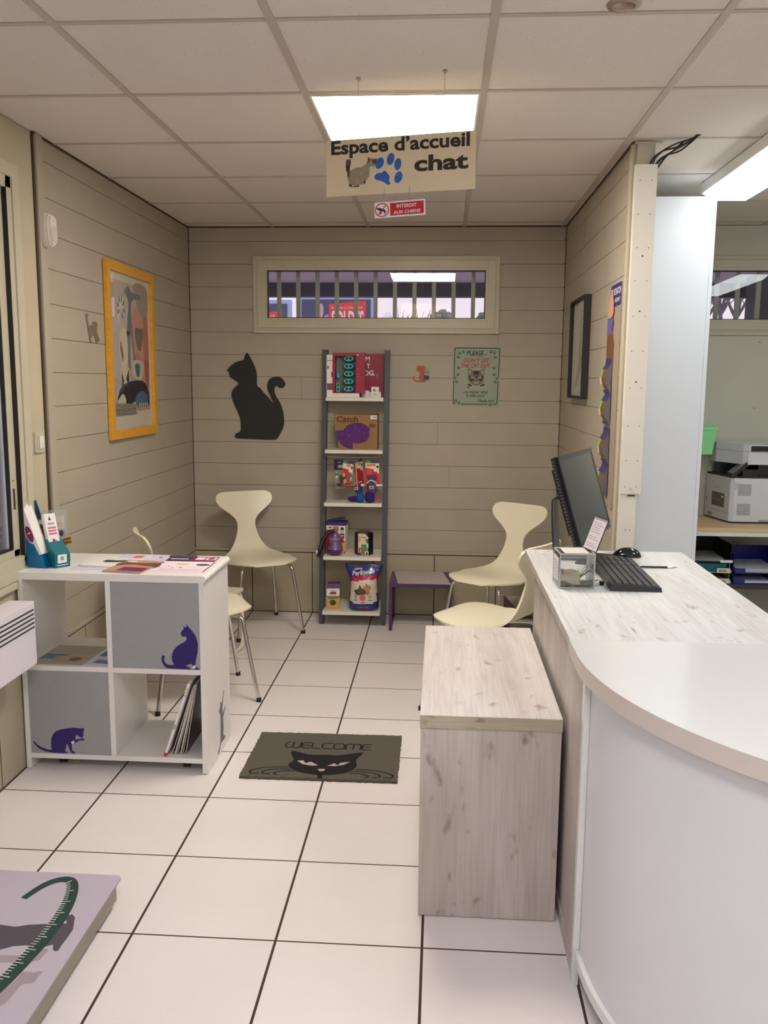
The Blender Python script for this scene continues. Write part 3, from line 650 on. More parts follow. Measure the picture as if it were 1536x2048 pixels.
Bc = [(92, 765), (100, 765), (115, 785), (145, 805), (180, 818), (212, 822), (210, 790), (212, 750), (225, 715), (250, 690), (285, 677), (330, 668), (372, 663), (410, 667), (435, 663), (432, 690), (428, 700), (430, 715), (420, 730), (405, 725), (390, 715), (378, 712), (378, 728), (372, 745), (385, 742), (410, 735), (430, 735), (437, 742), (428, 750), (405, 748), (385, 760), (362, 772), (352, 770), (348, 790), (350, 820), (368, 832), (365, 840), (345, 838), (335, 822), (325, 790), (318, 775), (312, 785), (308, 805), (300, 825), (318, 830), (315, 838), (290, 840), (215, 838), (170, 832), (130, 815), (100, 785)]
catB = [(-hw + th + .010 + (x - 92) * K2, zb + .023 + (840 - y) * K2) for x, y in Bc]
door(-hw + th, xc - .010, zb + .020, zc, catB, (-hw + th + .010 + (360 - 92) * K2, zb + .023 + (840 - 760) * K2))
for x, y in ((-hw + .12, -hd + .07), (hw - .10, -hd + .07), (-hw + .12, hd - .07), (hw - .10, hd - .07)):
    m = MB(); m.M = Matrix.Translation((x, y, .020)) @ Matrix.Rotation(PI / 2, 4, 'Y'); m.lathe([(.012, -.013), (.020, -.012), (.020, .012), (.012, .013)], BLACK); m.M = Matrix(); m.box(x - .006, x + .006, y - .006, y + .006, .030, zb - .0003, BLACK); m.build('castor', t)

# ================================================================ things on the cube unit
def sheet(name, label, cat, x, y, z, w, d, rz, base, arts, group=None, th=.0012, curl=0.):
    """printed sheet or booklet lying flat; arts = [(polygon, material)] in 0..1 coordinates"""
    o = MB(); o.box(0, w, 0, d, 0, th, base); o.M = Matrix.Translation((0, 0, th))
    for k, (p, mt) in enumerate(arts): o.poly([(a * w, b * d) for a, b in p], mt, .00005 * (k + 1) - .00005, .00012)
    o = o.build(name, loc=(x, y, z), rot=(0, 0, rz)); return tag(o, label, cat, group)
MAG = mat('magenta_print', (128, 30, 84), .4); PINKP = mat('pink_paper', (238, 214, 226), .45); BRNP = mat('brown_print', (116, 78, 62), .4); TEALP = mat('teal_print', (0, 112, 132), .45)
NAVYP = mat('navy_print', (52, 46, 78), .4); SKIN = mat('tan_print', (206, 170, 132), .5); GRYP = mat('grey_print', (150, 152, 160), .5); DKP = mat('dark_print', (44, 38, 42), .4); BLUEP = mat('blue_print', (72, 104, 160), .4); LILA = mat('lilac_paper', (212, 210, 232), .45); ORANG = mat('orange_print', (226, 120, 60), .5)
GREENP = mat('green_print', (80, 138, 70), .5); REDPR = mat('red_print', (196, 30, 40), .45); YELP = mat('yellow_print', (226, 178, 60), .5)
zt = UH + .0004
sheet('flyer', 'white flyer with grey text lines nearest the front left of the cube unit top', 'flyer', -1.430, 3.225, zt, .20, .14, .05, LILA, [(rect(.12, .3, .9, .34), GRYP), (rect(.12, .42, .8, .45), GRYP), (ell(.08, .5, .03, .05), MAG)])
sheet('leaflet', 'white leaflet with a dark scribble picture at the middle of the unit top', 'leaflet', -1.43, 3.30, zt + .002, .20, .17, -.16, CARDW, [(rect(.3, .5, .65, .7), DKP), (sm([(.35, .45), (.6, .5), (.82, .72), (.7, .78), (.45, .62)], 3), DKP), (rect(.8, .06, .97, .2), BRNP)], th=.001)
sheet('flyer', 'pale flyer with an orange square lying at the back of the unit top', 'flyer', -1.33, 3.43, zt, .21, .115, -.03, LILA, [(rect(.3, .3, .48, .75), ORANG), (rect(.55, .4, .62, .8), CARDW), (ell(.85, .5, .04, .1), MAG)])
sheet('flyer', 'dark narrow flyer at the back edge of the unit top', 'flyer', -1.125, 3.50, zt, .115, .035, 0, mat('dark_green_print', (70, 72, 66), .4), [])
mb = sheet('magazine', 'magazine with a brown and wine-red cover at the front of the unit top', 'magazine', -1.285, 3.195, zt + .0045, .155, .21, -.14, BRNP, [(rect(.0, .0, 1, 1), mat('peach_print', (196, 150, 128), .35)), (sm([(0, .45), (.4, .6), (1, .5), (1, .85), (.4, .75), (0, .8)], 3), BRNP), (rect(.3, .05, .98, .38), MAG), (ell(.2, .86, .13, .07), CARDW)], th=.002)
sheet('magazine', 'magazine underneath the brown and wine-red one, only its edges showing', 'magazine', -1.290, 3.195, zt + .001, .16, .21, -.14, mat('paper_edge', (196, 188, 178), .7), [], th=.0032)
sheet('flyer', 'pale pink flyer with small cat pictures at the front right of the unit top', 'flyer', -1.107, 3.225, zt, .205, .185, .0, PINKP, [(rect(0, .55, 1, 1), CARDW), (ell(.4, .75, .14, .07), SKIN), (ell(.82, .72, .14, .10), NAVYP), (ell(.84, .66, .08, .04), BRNP), (ell(.2, .5, .025, .02), DKP), (ell(.45, .42, .035, .03), NAVYP), (ell(.3, .38, .025, .02), DKP), (rect(.12, .14, .88, .2), mat('pink_line', (220, 170, 196), .5)), (rect(.975, 0, 1, 1), MAG)], th=.001)
sheet('flyer', 'magenta and navy flyer at the back right of the unit top', 'flyer', -1.115, 3.425, zt, .205, .095, .0, MAG, [(rect(.02, .1, .48, .95), NAVYP), (rect(.06, .35, .42, .5), LILA), (rect(.56, .3, .74, .85), PINKP), (rect(.77, .3, .98, .85), CARDW), (ell(.87, .6, .07, .2), MAG)], th=.001)
sheet('leaflet', 'leaflet with a brown cat photo on the open middle shelf', 'leaflet', -1.585, 3.185, zc + .0204, .21, .24, -.03, mat('dull_paper', (178, 170, 156), .5), [(rect(.02, .25, .45, .48), TEALP if False else mat('dusty_teal', (104, 130, 138), .5)), (rect(.3, .1, .9, .42), mat('sand_print', (178, 156, 132), .5)), (ell(.72, .28, .12, .10), BRNP), (rect(.05, .6, .9, .62), GRYP), (rect(.02, .47, .5, .5), DKP)])
sheet('leaflet', 'blue and white leaflet on the open middle shelf, beside the divider', 'leaflet', -1.37, 3.185, zc + .0204, .095, .27, -.12, LILA, [(rect(0, .42, 1, .98), BLUEP), (rect(.2, .1, 1, .25), mat('slate_print', (110, 124, 160), .5)), (rect(.1, .6, .8, .7), LILA), (ell(.6, .85, .25, .08), BRNP)])
# magazines leaning against the right side panel
DKG = mat('dark_green_cover', (38, 64, 50), .4)
for k, (cv, lab, th_, hh) in enumerate(((DKP, 'dark magazine leaning flat against the side panel, rightmost of the row', .004, .295), (mat('wine_cover', (96, 60, 66), .4), 'thin wine-coloured magazine in the leaning row', .003, .29), (mat('grey_cover', (168, 168, 160), .4), 'grey-white magazine in the leaning row', .006, .30), (DKG, 'dark green magazine in the leaning row', .004, .30), (CARDW, 'pale magazine leaning second from the left of the row', .006, .298), (DKP, 'black magazine behind the white red-tipped one', .004, .29))):
    a = math.radians(10 + 1.6 * k); m = MB(); m.box(0, th_, 0, .23, 0, hh, cv); m.box(th_ * .15, th_ * .85, .0, -.0004, .002, hh - .002, mat('paper_edge', (196, 188, 178), .7))
    tag(m.build('magazine', loc=(UX1 - th - .0785 - k * .0108, UY0 + .035, zb + .0206), rot=(0, a, 0)), lab, 'magazine', 'magazines leaning in the lower right cube')
m = MB(); m.box(0, .010, 0, .23, .016, .318, CARDW, .001); m.box(-.0004, .0104, -.001, .2305, 0, .016, REDPR)
for z in (.29, .275, .262): m.box(.002, .008, -.0006, .0, z, z + .008, SKIN)
m.box(.002, .008, -.0006, 0, .12, .14, GRYP)
tag(m.build('magazine', loc=(UX1 - th - .158, UY0 + .012, zb + .0206), rot=(0, math.radians(19), 0)), 'white-spined magazine with a red bottom end, leftmost of the leaning row', 'magazine', 'magazines leaning in the lower right cube')

# leaflet holders
BLU = mat('cobalt_card', (0, 104, 158), .45); TEA = mat('teal_card', (0, 106, 116), .45)
t = thing('leaflet_display', 'blue wedge-shaped card display holding white leaflets at the left end of the unit', 'leaflet display', (-1.585, 3.250, zt), math.radians(-12))
m = MB(); m.M = frame((0, 0, 0), (1, 0, 0), (0, 0, 1)); m.poly([(-.03, 0), (.058, 0), (-.014, .135), (-.022, .135)], BLU, -.075, .078); m.build('stand', t)
m = MB(); m.M = Matrix.Translation((.030, -.006, .05)) @ Matrix.Rotation(math.radians(-22), 4, 'Y'); m.box(-.014, .012, .004, .055, 0, .215, CARDW, .001); m.M = m.M @ frame((.0, .0035, 0), (1, 0, 0), (0, 0, 1)); m.poly(ell(-.005, .09, .018, .04, 18), CARDW, 0, .001); m.poly(ell(-.005, .09, .0145, .034, 18), MAG, .001, .0006); m.poly(rect(-.012, .092, .002, .096), CARDW, .0016, .0003); m.build('leaflet_stack', t)
t = thing('leaflet_box', 'teal card box holding white leaflets with red text, left end of the unit', 'leaflet display', (-1.520, 3.262, zt), math.radians(-38))
m = MB(); m.M = frame((0, 0, 0), (0, -1, 0), (0, 0, 1)) if False else BACKW(0, 0, 0)
m.poly([(-.040, 0), (.035, 0), (.038, .055), (-.030, .105), (-.052, .105)], TEA, -.062, .062); m.M = frame((.0367, .031, 0), (0, 1, 0), (.0025, 0, .055)); m.poly(rect(-.022, .018, .016, .052), CARDW, 0, .0005); m.poly(ell(-.003, .036, .008, .009, 10), GRYP, .0005, .0003); m.poly(rect(-.024, .008, .022, .011), LILA, 0, .0005); m.build('box', t)
m = MB(); m.M = Matrix.Translation((-.010, .006, .055)) @ Matrix.Rotation(math.radians(-17), 4, 'Y'); m.box(-.02, .004, .0, .046, 0, .155, CARDW, .001); m.M = m.M @ frame((.0042, 0, 0), (0, 1, 0), (0, 0, 1))
m.poly([(.014, .128), (.026, .128), (.020, .145)], DKP, 0, .0003); m.poly(rect(.008, .11, .036, .118), GRYP, 0, .0003)
for z in (.07, .082, .094): m.poly(rect(.006, z, .040, z + .007), mat('faded_red', (196, 100, 116), .5), 0, .0003)
m.poly([(.012, .01), (.03, .005), (.026, .05), (.018, .055)], MAG, 0, .0003); m.poly([(.03, .005), (.043, .015), (.034, .048), (.026, .05)], ORANG, 0, .0003)
m.build('leaflet_stack', t)
m = MB(); m.box(-.010, .010, -.002, .002, 0, .19, TEALP, .001); m.box(-.009, .009, -.0026, -.002, .115, .185, mat('petrol_print', (24, 66, 76), .4)); m.box(-.009, .009, -.0026, -.002, .09, .108, CARDW); m.box(-.009, .009, -.0026, -.002, .0, .088, mat('mauve_print', (130, 80, 90), .5))
tag(m.build('blister_pack', loc=(-1.565, 3.352, zt + .07), rot=(math.radians(6), math.radians(-14), 0)), 'narrow teal blister card standing up behind the white leaflets', 'pack')
ACR = glassmat('acrylic', (.93, .95, .94), .03, 1.2, .12)
t = thing('acrylic_stand', 'clear acrylic stand with a printed card and brass tubes, behind the teal box', 'display stand', (-1.556, 3.40, zt), math.radians(24))
m = MB(); m.box(-.05, .05, -.03, .03, 0, .003, ACR); m.M = Matrix.Rotation(math.radians(-8), 4, 'X'); m.box(-.045, .045, .0, .003, .003, .205, ACR); m.build('holder', t)
m = MB(); m.M = Matrix.Rotation(math.radians(-8), 4, 'X'); m.box(-.038, .034, -.0012, -.0002, .085, .18, mat('beige_card', (200, 192, 172), .5)); m.M = m.M @ BACKW(0, -.0013, 0); m.poly(rect(-.038, .09, .034, .125), GRYP, 0, .0002)
for x in (-.025, -.002, .02): m.poly(ell(x, .108, .008, .012, 12), DKP if x > .01 else mat('stone_print', (112, 116, 122), .5), .0002, .0002)
for z in (.135, .143, .150): m.poly(rect(-.03, z, .025, z + .002), GRYP, 0, .0002)
m.build('card', t)
BRASS = mat('amber_brass', (140, 98, 42), .2, metal=.7)
m = MB(); m.tube([(-.02, -.022, .070), (.01, -.022, .074), (.03, -.022, .078)], .009, BRASS, 12); m.tube([(.028, -.022, .078), (.056, -.022, .083)], .0135, BRASS, 12)
for x in (.0, .028): m.tube([(x, -.022, .07), (x, -.022, .035)], .004, BRASS, 8)
m.build('tube_rack', t)

# ================================================================ convector heater
t = thing('convector_heater', 'white electric convector heater with slotted top on the wall below the window', 'heater', (XL + .004, 2.55, 0))
HEAT = mat('heater_white', (226, 220, 228), .35)
m = MB(); m.box(.02, .118, -.5, .515, .468, .71, HEAT, .006); m.M = frame((.1181, 0, 0), (0, 1, 0), (0, 0, 1))
DKH = mat('heater_slot', (56, 52, 50), .8)
for k in range(5): m.poly(rect(-.48, .610 + .0165 * k, .505, .6165 + .0165 * k), DKH, 0, .0006)
m.build('casing', t)
m = MB(); m.box(.001, .0205, -.35, -.3, .5, .7, GREY); m.box(.001, .0205, .3, .35, .5, .7, GREY); m.build('bracket', t)
m = MB(); m.box(.001, .024, .545, .60, .585, .645, PVC, .004); m.M = frame((.0241, 0, 0), (0, 1, 0), (0, 0, 1)); m.poly(rect(.555, .63, .585, .634), GRYP, 0, .0005); tag(m.build('wall_socket', loc=(XL + .003, 2.55, .03)), 'cream socket box on the wall between heater and cube unit', 'socket')

# ================================================================ things on the left wall
m = MB(); pz = sm([(-.040, .0), (-.034, -.050), (-.015, -.070), (.015, -.070), (.034, -.050), (.040, 0), (.036, .045), (.020, .058), (-.020, .058), (-.036, .045)], 4)
t = thingf('motion_detector', 'white motion detector high on the wall by the door jamb', 'motion detector', LEFTW(XL + .0125, 3.545, 2.125))
PIRM = mat('detector_white', (222, 214, 200), .3)
m.poly(pz, PIRM, 0, .018)
m.poly([(a * .92, b * .95) for a, b in pz], PIRM, .018, .010); m.poly([(a * .75, b * .85) for a, b in pz], PIRM, .028, .008); m.build('housing', t)
m = MB(); m.poly(sm([(-.022, -.045), (.022, -.045), (.024, .0), (.012, .010), (-.012, .010), (-.024, .0)], 3), mat('fresnel_lens', (214, 206, 190), .15, coat=.5), .036, .004); m.poly(ell(0, .03, .003, .002, 8), BLACK, .036, .0008); m.build('lens', t)
t = thingf('light_switch', 'cream rocker light switch beside the window frame', 'light switch', LEFTW(XL - .004, 3.425, 1.275))
m = MB(); m.poly(rrect(-.042, -.042, .042, .042, .006), PVC, 0, .010); m.poly(rrect(-.030, -.030, .030, .030, .003), PVC, .010, .003); m.build('plate', t)
m = MB(); m.poly(rrect(-.016, -.024, .020, .024, .002), CARDW, .013, .003); m.poly(rect(-.0185, -.026, -.0165, .026), DARKLINE, .0128, .0006); m.poly(rect(.004, -.024, .0052, -.004), DARKLINE, .016, .0002); m.build('rocker', t)
# big picture in the yellow frame
t = thingf('framed_picture', 'tall yellow-framed print of pale patterned cats on the left wall', 'picture', LEFTW(XL + .003, 4.510, 1.665))
YFR = mat('yellow_stained_wood', (222, 162, 44), .4, noise=.14, nscale=40, aniso=(1, 1, .08))
m = MB(); w, h, b = .343, .433, .045
for a in ((-w, -w + b, -h, h), (w - b, w, -h, h), (-w + b, w - b, -h, -h + b), (-w + b, w - b, h - b, h)): m.box(*a, 0, .020, YFR, .002)
m.build('frame', t)
m = MB(); m.poly(rect(-w + b, -h + b, w - b, h - b), mat('passepartout', (222, 214, 196), .6), .001, .003); m.M = Matrix.Translation((0, 0, .004))
ax0, ax1, ay0, ay1 = -.262, .262, -.300, .350
def AP(l): return [(ax0 + u / 100 * (ax1 - ax0), ay0 + v / 100 * (ay1 - ay0)) for u, v in l]
PA = dict(lil=(196, 180, 172), pink=(206, 150, 134), coral=(190, 104, 92), slate=(116, 122, 132), cream=(220, 208, 188), dark=(42, 46, 56), blu=(92, 114, 136), brn=(112, 98, 84), olive=(164, 152, 132))
PM = {k: mat('art_' + k, v, .5) for k, v in PA.items()}
arts = [(rect(0, 0, 100, 100), 'lil', 0), ([(50, 75), (100, 100), (100, 0), (62, 0), (55, 40)], 'pink', 0), ([(60, 100), (100, 100), (100, 78), (80, 76)], 'olive', 1), ([(84, 70), (100, 75), (100, 25), (90, 22), (86, 45)], 'coral', 1),
        ([(34, 92), (44, 98), (55, 94), (78, 93), (80, 90), (58, 88), (52, 80), (54, 66), (60, 40), (54, 44), (48, 62), (46, 36), (40, 36), (38, 62), (24, 60), (22, 57), (36, 56), (40, 70), (46, 84), (40, 90)], 'slate', 1),
        ([(62, 66), (84, 67), (80, 52), (72, 48), (64, 54)], 'brn', 1), ([(62, 68), (70, 80), (86, 72), (84, 67)], 'pink', 1),
        ([(16, 80), (22, 88), (32, 88), (34, 78), (30, 70), (28, 76), (24, 80), (20, 72), (16, 66), (14, 74)], 'cream', 1), ([(18, 60), (36, 64), (40, 46), (34, 34), (26, 32), (18, 40)], 'cream', 1),
        ([(20, 56), (28, 44), (24, 38), (19, 48)], 'brn', 0), ([(52, 40), (82, 40), (82, 30), (74, 24), (56, 26), (50, 32)], 'cream', 1), ([(58, 37), (72, 37), (70, 28), (62, 28)], 'blu', 1),
        ([(18, 34), (42, 34), (44, 22), (36, 14), (26, 16), (20, 22)], 'cream', 1), ([(20, 32), (28, 22), (40, 34), (40, 18), (30, 14), (20, 20)], 'dark', 0), ([(26, 24), (34, 24), (36, 18), (30, 16), (25, 18)], 'cream', 1),
        ([(8, 10), (20, 20), (50, 24), (78, 24), (94, 18), (98, 6), (90, 2), (76, 3), (60, 8), (34, 4), (20, 6)], 'dark', 1), ([(8, 8), (22, 14), (30, 8), (20, 4)], 'cream', 1), ([(56, 10), (74, 16), (92, 12), (90, 4), (74, 2), (60, 4)], 'blu', 1)]
for k, (pp, c, s) in enumerate(arts): m.poly(sm(AP(pp), 3) if s else AP(pp), PM[c], .0001 * k, .0002)
for k in range(5): m.poly(AP([(66 + 6 * k, 6), (69 + 6 * k, 6), (69 + 6 * k, 1), (66 + 6 * k, 1)]), PM['cream'], .0021, .0002)
m.poly(AP([(2, -3), (60, -3), (56, 4), (40, 6), (2, 7)]), PM['olive'], .0018, .0003)
q = random.Random(5)
for i in range(9):
    for j in range(2):
        cx, cy = 6 + i * 6 + q.uniform(-1, 1), -.5 + 3.6 * j + q.uniform(-.6, .6)
        m.poly(AP(ell(cx, cy, 2.7, 1.7, 12)), PM['dark'], .0022, .0002); m.poly(AP(ell(cx, cy, 1.8, 1.1, 12)), PM['cream'], .0024, .0002); m.poly(AP(ell(cx, cy, .8, .5, 8)), PM['brn'], .0026, .0002)
for k in range(7):
    a = math.radians(-60 + 45 * k); m.poly(AP(ell(24 + 8 * math.cos(a), 80 + 7 * math.sin(a), 3, 1.6, 8, a)), PM['slate'], .0022, .0002)
m.build('print', t)
m = MB(); m.poly(rect(-w + b, -h + b, w - b, h - b), glassmat('picture_glass', (1, 1, 1), .02, .22), .0085, .0012); m.build('glass', t)
# small grey cat cut-out
t = thingf('cat_sticker', 'small grey cat cut-out with raised tail, left of the yellow frame', 'wall sticker', LEFTW(XL + .0004, 4.02, 1.757)); m = MB()
G = [(270, 370), (300, 330), (360, 335), (378, 380), (350, 430), (345, 560), (360, 760), (385, 930), (430, 860), (480, 840), (520, 880), (550, 860), (515, 790), (505, 720), (540, 660), (600, 650), (660, 690), (680, 760), (660, 860), (650, 1000), (655, 1180), (690, 1330), (720, 1480), (715, 1620), (690, 1630), (665, 1600), (660, 1480), (630, 1400), (640, 1560), (650, 1720), (620, 1745), (590, 1700), (570, 1540), (545, 1400), (510, 1300), (480, 1340), (455, 1470), (430, 1520), (450, 1650), (460, 1730), (420, 1745), (390, 1680), (370, 1500), (345, 1250), (330, 1050), (320, 850), (300, 650), (290, 430)]
m.poly(sm([((x - 500) * .000345, (1040 - y) * .0000925) for x, y in G], 2), mat('taupe_vinyl', (122, 110, 92), .5), 0, .002); t2 = m.build('cutout', t)

# ================================================================ back wall pieces
bz = lambda px, py: (-1.377 + (px / 2.363 + 400 - 455) * .003246, 1.706 - (py / 2.363 + 450 - 705) * .00321)
CATB = [(222, 603), (232, 615), (248, 645), (263, 680), (268, 715), (268, 755), (285, 770), (300, 790), (322, 812), (345, 840), (335, 815), (322, 785), (316, 760), (322, 735), (338, 720), (362, 714), (385, 720), (400, 740), (402, 752), (392, 765), (375, 767), (362, 757), (352, 765), (352, 790), (362, 812), (378, 840), (390, 875), (395, 915), (392, 950), (378, 980), (360, 1008), (340, 1012), (300, 1012), (240, 1010), (170, 1008), (158, 998), (165, 985), (185, 975), (188, 960), (187, 920), (178, 890), (160, 850), (148, 815), (147, 790), (160, 768), (178, 752), (172, 738), (150, 725), (138, 712), (135, 695), (127, 688), (130, 680), (145, 665), (165, 650), (185, 642), (205, 637), (212, 620)]
m = MB(); m.M = BACKW(0, 0, 0); cx, cz = bz(265, 810); m.poly(sm([(bz(*p)[0] - cx, bz(*p)[1] - cz) for p in CATB], 3), mat('blackboard', (40, 39, 36), .75, noise=.1, nscale=20), 0, .006)
tag(m.build('cat_silhouette', loc=(cx, YB - .0003, cz)), 'large black sitting cat silhouette on the back wall', 'wall silhouette')
t = thingf('cat_sticker', 'tiny orange cat cut-out between ladder shelf and green cat sign', 'wall sticker', BACKW(-.13, YB - .0004, 1.578))
s = .1 / 1536 * 50 * .0326 / .1 / 50 * 1.0; s = .0001055
m = MB(); q = lambda l: [((x - 700) * s, (840 - y) * s) for x, y in l]
OC = mat('orange_cat', (170, 82, 40), .5)
m.poly(q([(400, 350), (440, 370), (820, 350), (860, 320), (930, 420), (900, 700), (870, 900), (880, 1320), (700, 1340), (450, 1310), (270, 1250), (180, 1130), (210, 1010), (270, 960), (310, 1000), (270, 1100), (350, 1190), (500, 1220), (640, 1220), (580, 1120), (560, 1000), (600, 880), (660, 810), (560, 700), (470, 660), (400, 690), (430, 600), (430, 450)]), OC, 0, .002)
m.poly(q([(930, 420), (1040, 430), (1130, 580), (1180, 750), (1200, 900), (1190, 1100), (1130, 1220), (1000, 1300), (880, 1320), (870, 900), (900, 700)]), mat('pebble_print', (150, 152, 140), .5), 0, .0018)
m.poly(q([(880, 700), (1170, 700), (1180, 735), (880, 735)]), DKP, .0018, .0004); m.poly(q([(870, 900), (1190, 940), (1190, 1100), (1130, 1200), (1020, 1180), (930, 1150), (920, 1310), (870, 1310)]), DKP, .0018, .0004); m.build('cutout', t)
# tin sign
t = thingf('tin_sign', 'green tin sign with tabby cat head asking not to let the cat out', 'sign', BACKW(.0, YB - .0005, 0))
x0, x1, z0, z1 = .070, .368, 1.378, 1.750
SGN = mat('sign_green', (150, 160, 138), .45); INK = mat('sign_ink', (34, 34, 28), .5); RINK = mat('sign_red', (176, 50, 30), .5)
t.matrix_world = BACKW(x0, YB - .0005, z0); WW, HH = x1 - x0, z1 - z0
m = MB(); m.poly(rrect(0, 0, WW, HH, .012), SGN, 0, .0015); m.build('plate', t)
su = lambda x, y: ((x - 195) / (1432 - 195) * WW, (1695 - y) / (1695 - 160) * HH)
m = MB(); N0 = .0016
def strip(pts, r, mt, mm, n0=N0, closed=False):
    P_ = [Vector(p) for p in pts]; n = len(P_)
    for i in range(n - (0 if closed else 1)):
        a, b_ = P_[i], P_[(i + 1) % n]; d = (b_ - a).normalized(); nn = Vector((-d.y, d.x)) * r; e = d * r * .5
        mm.poly([tuple(a - nn - e), tuple(b_ - nn + e), tuple(b_ + nn + e), tuple(a + nn - e)], mt, n0, .0003, back=False)
strip([su(260, 1640), su(225, 1600), su(225, 1020)], .0025, INK, m); strip([su(235, 930), su(240, 220), su(265, 190), su(1385, 195), su(1410, 225), su(1395, 930)], .0025, INK, m); strip([su(1390, 1030), su(1375, 1610), su(1340, 1640), su(1270, 1640)], .0025, INK, m); strip([su(1120, 1640), su(450, 1640)], .0025, INK, m)
def paw(x, y, a):
    c = su(x, y); m.poly(ell(c[0], c[1], .0055, .0045, 8, a), INK, N0, .0003)
    for k in (-1.1, -.35, .35, 1.1): m.poly(ell(c[0] + .0105 * math.sin(k + a), c[1] + .0105 * math.cos(k + a), .0026, .0036, 6, -k - a), INK, N0, .0003)
for x, y, a in ((365, 340, .3), (465, 300, .2), (335, 440, 0), (345, 720, 0), (345, 885, -1), (262, 980, -.5), (310, 1075, -.3), (1185, 300, -.3), (1275, 320, -.2), (1300, 440, 0), (1275, 720, .2), (1280, 885, 0), (1350, 980, .5), (1305, 1075, .6), (310, 1560, -1.3), (385, 1620, -.8), (1210, 1660, -.5)): paw(x, y, a)
def tx(s_, xa, ya, xb, yb, mt, **k):
    a = su(xa, yb); b_ = su(xb, ya); m.text(s_, mt, a[0], b_[0], a[1], b_[1], N0, **k)
tx('PLEASE...', 550, 260, 1070, 372, INK, bold=.025, shear=.25); strip([su(645, 400), su(800, 385), su(985, 408)], .0012, INK, m)
tx("DON'T LET", 480, 450, 1150, 558, RINK, bold=.025, shear=.25); tx('THE CAT OUT..', 420, 585, 1200, 692, RINK, bold=.025, shear=.2)
tx('...no matter what', 455, 1275, 1135, 1355, INK, bold=.012); tx('it tells you!', 565, 1375, 1040, 1475, INK, bold=.012); tx('Thank you!', 870, 1510, 1310, 1610, INK, bold=.015, shear=.5)
m.build('lettering', t)
m = MB(); sv = lambda l: [su(*p) for p in l]; TAB = mat('tabby_grey', (112, 106, 88), .6); TABL = mat('tabby_light', (170, 166, 142), .6)
m.poly(sv([(600, 1060), (550, 1230), (700, 1225), (820, 1160), (950, 1225), (1110, 1235), (1030, 1060)]), TABL, N0, .0003)
m.poly(sm(sv([(585, 715), (640, 715), (720, 775), (820, 765), (900, 775), (990, 715), (1040, 720), (1010, 900), (1010, 1010), (970, 1100), (820, 1155), (670, 1100), (610, 1010), (600, 880)]), 3), TAB, N0 + .0003, .0003)
for l in ([(600, 740), (680, 790), (640, 890)], [(1020, 740), (940, 790), (985, 890)]): m.poly(sv(l), SGN, N0 + .0006, .0002)
for l in ([(720, 780), (900, 780), (860, 900), (820, 860), (770, 900)], [(640, 990), (740, 975), (750, 1020), (660, 1030)], [(990, 990), (890, 975), (880, 1020), (970, 1030)], [(610, 900), (660, 900), (640, 960), (612, 980)], [(1010, 900), (960, 900), (975, 960), (1008, 980)], [(800, 1060), (840, 1060), (820, 1085)], [(600, 1100), (720, 1150), (700, 1180), (590, 1140)], [(1020, 1100), (910, 1150), (930, 1180), (1050, 1150)], [(560, 1200), (640, 1170), (650, 1225)], [(790, 900), (850, 900), (830, 960), (810, 960)]): m.poly(sv(l), INK, N0 + .0006, .0002)
for l in ([(760, 1060), (800, 1045), (820, 1100), (780, 1110)], [(880, 1060), (840, 1045), (820, 1100), (860, 1110)], [(700, 930), (750, 950), (745, 975), (690, 965)], [(930, 930), (880, 950), (890, 975), (940, 965)]): m.poly(sv(l), TABL, N0 + .0006, .0002)
m.build('cat_drawing', t)

# ================================================================ right wall: black frame, hanging strip of sachets
t = thingf('framed_picture', 'black-framed pale print with a grey brush stroke on the right wall', 'picture', RIGHTW(XR - .001, 4.83, 1.712)); w, h, b = .245, .265, .014
m = MB()
for a in ((-w, -w + b, -h, h), (w - b, w, -h, h), (-w + b, w - b, -h, -h + b), (-w + b, w - b, h - b, h)): m.box(*a, 0, .036, BLACKM, .001)
m.build('frame', t)
m = MB(); m.poly(rect(-w + b, -h + b, w - b, h - b), mat('pale_print', (206, 204, 190), .6), .001, .014); m.poly(sm([(.02, .19), (.06, .20), (.05, .10), (.09, -.05), (.12, -.16), (.08, -.19), (.10, -.10), (-.02, -.19), (-.10, -.20), (-.04, -.12), (.0, .02)], 4), mat('brush_grey', (160, 160, 148), .6), .0151, .0003); m.build('print', t)
m = MB(); m.poly(rect(-w + b, -h + b, w - b, h - b), MATS['picture_glass'], .024, .0015); m.build('glass', t)
t = thingf('sachet_display', 'hanging purple poster strip on the right wall, next to the white casing', 'display strip', RIGHTW(XR - .0012, 3.95, 0))
PURD = mat('purple_print', (60, 48, 108), .45); CLAW = mat('claw_pink', (216, 160, 140), .5); WOODP = mat('scratched_wood_print', (118, 82, 50), .5); LAV = mat('lavender_print', (110, 98, 156), .5); GRN = mat('fresh_green_print', (130, 186, 100), .5)
m = MB(); m.poly(rrect(-.10, .98, .13, 1.955, .012), mat('taupe_print', (166, 150, 132), .5), 0, .002); m.poly(rrect(-.10, 1.86, .13, 1.9555, .01), PURD, .002, .0006)
m.text('FELISCRATCH', CARDW, -.085, .12, 1.91, 1.938, .0026, bold=.02); m.text('by FELIWAY', CARDW, -.03, .11, 1.872, 1.895, .0026, bold=.02)
m.poly([(-.128, 1.62), (-.10, 1.55), (.01, 1.55), (.02, 1.70), (-.02, 1.76), (-.128, 1.74)], WOODP, .0026, .004); m.poly([(-.128, 1.73), (-.02, 1.75), (.0, 1.80), (-.03, 1.82), (-.128, 1.82)], LAV, .0066, .0006); m.poly(sm([(-.125, 1.82), (-.02, 1.82), (.0, 1.86), (-.045, 1.93), (-.09, 1.90), (-.115, 1.85)], 3), CLAW, .0066, .0012); m.build('poster', t)
